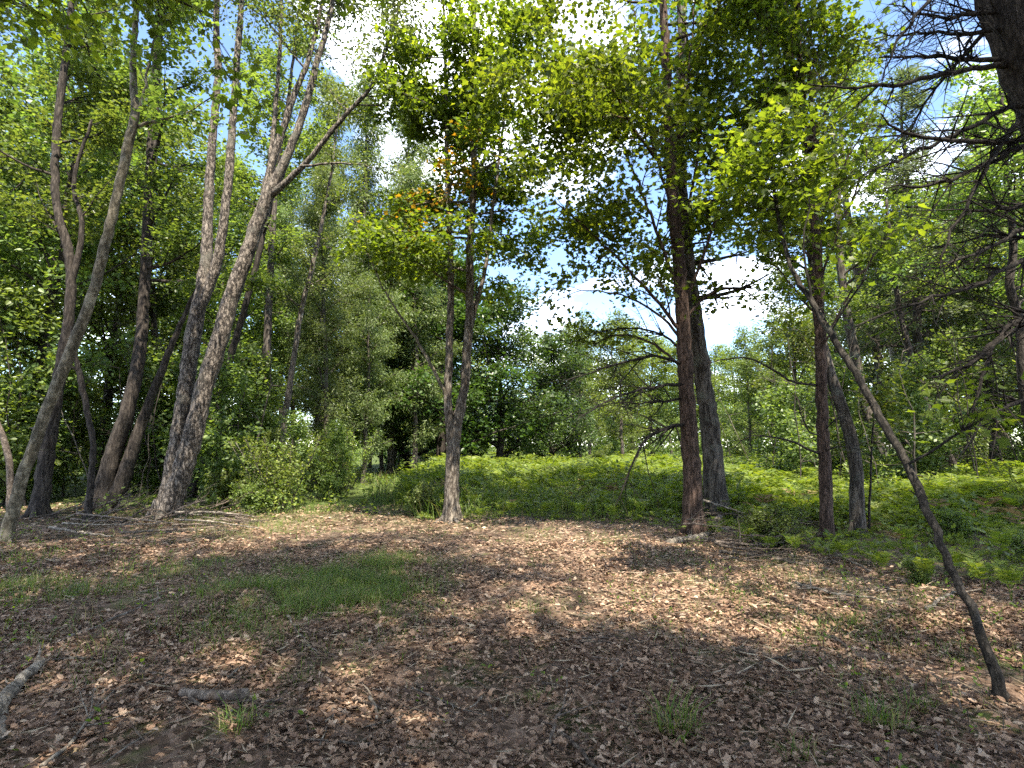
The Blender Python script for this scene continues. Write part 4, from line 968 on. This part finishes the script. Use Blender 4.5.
blades(M, np.column_stack([xx, yy])[kk], .3, .85, rg, .5, .7)
o = obj('grass', M.mesh('grass', M_grass, False)); o['kind'] = 'stuff'
tag(o, 'thin shaded grass growing under the trees and along the track at left', 'grass')
M = MB(); xs = []
for u, v, rx, ry, n in ((560, 535, 2.4, 1.0, 1600), (720, 620, 2.0, 1.2, 1500), (420, 640, 1.6, 1.0, 700), (690, 575, 1.6, .9, 1200), (800, 590, 1.6, .9, 2200), (850, 620, 1.6, .9, 1800), (760, 560, 1.6, .9, 1800), (640, 545, 2.0, .9, 1300), (470, 530, 1.5, .8, 900), (980, 640, 1.0, .8, 1000), (620, 600, 1.4, .8, 250), (540, 605, .3, .3, 160), (880, 690, .6, .5, 350), (150, 680, .9, .5, 250), (450, 560, 2.5, 1.2, 400), (930, 640, .8, .6, 500)):
    xs.append(patch(u, v, rx, ry, n, rg))
blades(M, np.concatenate(xs), .05, .17, rg, .8, 1.0)
o = obj('grass', M.mesh('grass', M_grass, False)); o['kind'] = 'stuff'
tag(o, 'sparse grass blades scattered through the leaf litter at centre and right', 'grass')
for u, v, n, h, lab in ((678, 722, 90, .30, 'long arching grass tuft in the right foreground litter'), (235, 738, 80, .2, 'green grass tuft below the short log'), (300, 688, 60, .13, 'small grass tuft in the litter below the grass patch'), (532, 690, 60, .13, 'small grass tuft at bottom centre near the forked twig'), (538, 612, 70, .13, 'dark green weed tuft alone in the litter at centre'), (880, 725, 110, .24, 'broad grass tuft at the lower right in front of the leaning sapling'), (800, 757, 60, .16, 'grass tuft at the bottom edge right of centre'), (915, 705, 70, .2, 'grass tuft between the broad tuft and the foot of the leaning sapling'), (855, 622, 50, .2, 'pale grass tuft on the sunlit litter under the slim tree')):
    p = G(u, v); M = MB(); q = rg.normal(0, .05, (n, 2)) + p[:2]
    blades(M, q, h * .5, h * 1.1, rg, .9, 1.3)
    o = obj('grass_tuft', M.mesh('grass_tuft', M_grass, False, p), None, p); tag(o, lab, 'grass tuft', 'grass tufts in the litter')

# ------------------------------------------------------------------ leaf litter
rl = np.random.default_rng(23)
M = MB()
def litter(n, y0, y1, s0, s1, tmpl):
    y = np.sqrt(rl.uniform(y0 ** 2, y1 ** 2, n)); x = rl.uniform(-1.05, 1.05, n) * (y + .4)
    k = (y < np.interp(x, EX, EY) + .6); x, y = x[k], y[k]
    k = rl.random(len(x)) < .76 + .40 * noise2(x, y, 1.7) + .35 * noise2(x, y, 4.1); x, y = x[k], y[k]
    m = len(x); a = rl.uniform(0, 6.28, m)
    pos = np.column_stack([x, y, gh(x, y) + rl.uniform(.004, .03, m)])
    M.leaves(pos, np.column_stack([np.cos(a), np.sin(a), rl.normal(0, .22, m)]), nrm(UP + rl.normal(0, .33, (m, 3))), s0 + (s1 - s0) * rl.random(m) ** 1.6, tmpl, rl.uniform(-.6, 1.1, m))
litter(26000, 2.0, 5.0, .02, .064, OAK)
litter(30000, 2.0, 5.5, .02, .055, BEECH)
litter(13000, 2.0, 5.5, .025, .062, MAPLE)
litter(30000, 2.0, 6.0, .02, .06, NARROW)
litter(40000, 4.8, 9.0, .03, .075, OAK)
litter(50000, 5.0, 9.5, .025, .07, BEECH)
litter(46000, 8.5, 15.0, .035, .09, BEECH)
o = obj('leaf_litter', M.mesh('leaf_litter', M_litter, False)); o['kind'] = 'stuff'
tag(o, 'dry brown fallen leaves carpeting the forest floor', 'leaf litter')

# ------------------------------------------------------------------ logs, sticks, brush
rs = np.random.default_rng(61)
def stick(name, label, cat, uv, r0, r1, mat=M_stick, twigs=0, lift=.02, wob=.015, sides=7, tl=.35, group=None, z=None):
    q = np.array([[*G(u, v), 0] for u, v in uv]); q[:, 3] = np.linspace(r0, r1, len(q)); q[:, 2] += lift + np.linspace(r0, r1, len(q)) * .6
    if z is not None: q[:, 2] += np.array(z)
    c = spline(q, .07); c[:, :3] += rs.normal(0, wob * .35, (len(c), 3)); c[:, 3] *= rs.uniform(.88, 1.12, len(c))
    M = MB(); M.tube(c[:, :3], c[:, 3], sides, .04 if r0 > .02 else 0, int(rs.integers(1e6)))
    dv = np.gradient(c[:, :3], axis=0)
    for k in range(twigs):
        i = int(rs.uniform(.2, .95) * (len(c) - 1)); dd = nrm(nrm(dv[i]) + np.array([*rs.normal(0, .7, 2), rs.uniform(-.1, .5)]))
        grow(M, None, rs, c[i, :3], dd, tl * rs.uniform(.5, 1.3), max(.003, c[i, 3] * .6), 1, 2, 2, .5, -.02, .15, .6, (30, 60), 0, 9, 0, .08, (5, 4, 3, 3), .3, .002)
    o = obj(name, M.mesh(name, mat, True, c[0, :3]), None, c[0, :3])
    return tag(o, label, cat, group)
stick('fallen_log', 'pale weathered log lying at the lower left edge', 'log', [(-30, 745), (5, 705), (25, 682), (42, 668)], .045, .03, M_log, 2)
stick('fallen_log', 'thin curved pale branch beside the weathered log at the lower left edge', 'log', [(2, 745), (4, 720), (10, 700), (20, 690)], .02, .012, M_log)
stick('fallen_log', 'short grey-brown log lying in the litter at lower left', 'log', [(178, 706), (200, 708), (225, 710), (245, 712)], .028, .036, M_stick, 1)
stick('fallen_stick', 'long pale straight stick lying across the left litter', 'stick', [(62, 640), (100, 628), (130, 616), (162, 603)], .014, .008, M_log)
stick('fallen_stick', 'sunlit pale stick in the grass at the far left', 'stick', [(8, 592), (30, 586), (45, 580)], .014, .008, M_log)
stick('fallen_stick', 'dark stick lying across the litter right of centre', 'stick', [(730, 648), (760, 655), (800, 668)], .016, .01, M_stickd, 2)
stick('fallen_stick', 'grey stick pointing up right in front of the leaning sapling', 'stick', [(832, 632), (855, 650), (878, 668)], .016, .012, M_stick, 1)
stick('fallen_stick', 'dark curved stick at the bottom centre', 'stick', [(562, 732), (578, 748), (596, 772)], .014, .012, M_stickd, 0)
stick('fallen_stick', 'forked grey twig at bottom centre', 'stick', [(548, 745), (556, 715), (566, 690), (566, 676)], .010, .005, M_stick, 4)
stick('fallen_stick', 'tangle of thin pale twigs at the lower left corner', 'stick', [(45, 770), (75, 745), (95, 722), (115, 702)], .012, .005, M_log, 6)
stick('fallen_stick', 'thin crooked dead twig near the short log', 'stick', [(370, 706), (373, 716), (376, 728)], .012, .008, M_log, 0)
stick('fallen_stick', 'thin horizontal stick in the litter at centre', 'stick', [(560, 640), (590, 645), (612, 648)], .010, .006, M_stickd, 1)
stick('fallen_branch', 'sunlit pale split log at the foot of the reddish trunk', 'branch', [(668, 545), (700, 538), (730, 530)], .06, .05, M_log, 1, lift=.0)
stick('fallen_branch', 'orange-brown bark slab leaning at the foot of the rough back trunk', 'branch', [(712, 533), (722, 522), (738, 520)], .07, .05, M_stick, 0, z=[0, .08, .02])
stick('fallen_branch', 'long thin pale dead branch slanting over the bracken edge right of the tree pair', 'branch', [(705, 535), (745, 528), (800, 545), (870, 572)], .022, .01, M_log, 7, z=[.55, .3, .12, .03], tl=.5)
stick('fallen_branch', 'grey dead branch lying on the litter below the slim tree', 'branch', [(752, 556), (800, 566), (850, 572)], .022, .012, M_stick, 6, tl=.5)
stick('fallen_branch', 'pale forked dead branch on the litter under the leaning sapling', 'branch', [(795, 590), (830, 600), (865, 604), (900, 612)], .018, .009, M_log, 6, tl=.5)
stick('fallen_branch', 'twisted pale root-like branch beside the foot of the leaning sapling', 'branch', [(928, 618), (945, 608), (962, 598)], .02, .012, M_log, 3)
for i in range(16):
    u = rs.uniform(40, 250); v = rs.uniform(519, 545); a = rs.uniform(-.3, .3); l = rs.uniform(18, 50)
    stick('brush_stick', 'dead stick in the heap of brush left of the double trunk', 'stick', [(u - l, v - a * l * .5), (u, v), (u + l, v + a * l * .5 )], rs.uniform(.012, .03), .008, [M_log, M_stick, M_stickd][i % 3], 3, lift=rs.uniform(.0, .2), group='brush heap left of the double trunk')
for i in range(24):
    u = rs.uniform(700, 800); v = rs.uniform(532, 562); a = rs.uniform(-.4, .5); l = rs.uniform(15, 45)
    stick('brush_stick', 'dead stick in the brush heap at the right foot of the tree pair', 'stick', [(u - l, v - a * l * .4), (u, v), (u + l, v + a * l * .4)], rs.uniform(.012, .028), .006, [M_stickd, M_stick, M_stickd][i % 3], 6, lift=rs.uniform(.0, .35), group='brush heap right of the tree pair', tl=.5)
for i in range(7):
    u = rs.uniform(225, 262); v = rs.uniform(520, 528); l = rs.uniform(8, 22)
    stick('brush_stick', 'black stick in the small dark brush pile in front of the yellow-green shrub', 'stick', [(u - l, v), (u, v + rs.uniform(-2, 2)), (u + l, v)], rs.uniform(.014, .03), .008, M_stickd, 4, lift=rs.uniform(.0, .16), group='small dark brush pile', tl=.4)
for i in range(70):
    v = rs.uniform(585, 765); u = rs.uniform(20, 1000); a = rs.uniform(0, 3.14); l = rs.uniform(8, 40) * (v - 445) / 220
    mt_ = [M_stick, M_stickd, M_log][i % 3]; tw_ = int(rs.integers(0, 3))
    stick('twig', ['brown', 'dark', 'pale'][i % 3] + ('' if tw_ else ' unbranched') + ' dry twig on the litter ' + ('in the foreground ' if v > 690 else 'in mid-clearing ' if v > 630 else 'towards the trees ') + ('at left' if u < 220 else 'below the grass patch' if u < 420 else 'at the centre' if u < 640 else 'right of centre' if u < 830 else 'near the leaning sapling'), 'twig', [(u - l * math.cos(a), v - l * .45 * math.sin(a)), (u + rs.normal(0, 2), v), (u + l * math.cos(a), v + l * .45 * math.sin(a))], rs.uniform(.005, .012), .003, mt_, tw_, sides=5, lift=.02, group='loose twigs on the litter', tl=.18)
# bigger, rougher boughs in the two brush heaps and thin stems crowding the woods
for i in range(14):
    u = rs.uniform(45, 225); v = rs.uniform(512, 530); l = rs.uniform(15, 40); a = rs.uniform(-.2, .2)
    stick('brush_stick', 'dead bough propped on the brush heap left of the double trunk', 'stick', [(u - l, v - a * l), (u, v), (u + l, v + a * l)], rs.uniform(.014, .03), .008, [M_stickd, M_stick][i % 2], 6, lift=.02, z=[0, rs.uniform(.1, .3), rs.uniform(.15, .6)], group='brush heap left of the double trunk', tl=.7)
def thin_stem(u, Y, h, r, lean, mat, label, group):
    label = ('dark' if mat is M_bdark else 'grey-brown' if mat is M_bmid else 'pale') + (' tall' if h > 4.2 else ' short') + ' bare thin stem' + (' leaning left' if lean < -.08 else ' leaning right' if lean > .08 else ' standing upright') + ' ' + where(u)
    b0 = GB(u, Y); n = 9; zz_ = np.linspace(-.1, h, n); wob = np.cumsum(rs.normal(0, h * .018, (n, 2)), 0)
    pts = b0 + np.column_stack([wob[:, 0] - wob[0, 0] + lean * zz_ + .05 * lean * zz_ ** 2, wob[:, 1] - wob[0, 1], zz_])
    M = MB(); M.tube(pts, r * (1 - .75 * np.linspace(0, 1, n)), 6, cap=False)
    for k in range(int(rs.integers(4, 10))):
        i = int(rs.integers(2, n)); d = nrm(np.array([*rs.normal(0, 1, 2), rs.uniform(-.1, .9)]))
        grow(M, None, rs, pts[i], d, h * rs.uniform(.12, .3), r * .4, 1, 2, 4, .5, .03, .14, .4, (30, 60), 0, 9, 0, .2, (5, 4, 3, 3), .2, .003)
    o = obj('thin_stem', M.mesh('thin_stem', mat, True, b0), None, b0)
    tag(o, label, 'stem', group)
for i in range(34):
    thin_stem(-20 + i * 8.4 + rs.uniform(-9, 9), rs.uniform(14, 20), rs.uniform(2.5, 6), rs.uniform(.014, .04), rs.normal(0, .16), [M_bdark, M_bmid, M_bdark, M_bmaple][i % 4], 'thin bare stem among the big trunks of the left wood', 'thin stems of the left wood')
for i in range(22):
    thin_stem(735 + i * 14 + rs.uniform(-9, 9), rs.uniform(13, 24), rs.uniform(3, 6), rs.uniform(.014, .04), rs.normal(-.1, .14), [M_bdark, M_bmid, M_bmaple][i % 3], 'thin bare stem standing in the bracken of the right wood', 'thin stems of the right wood')
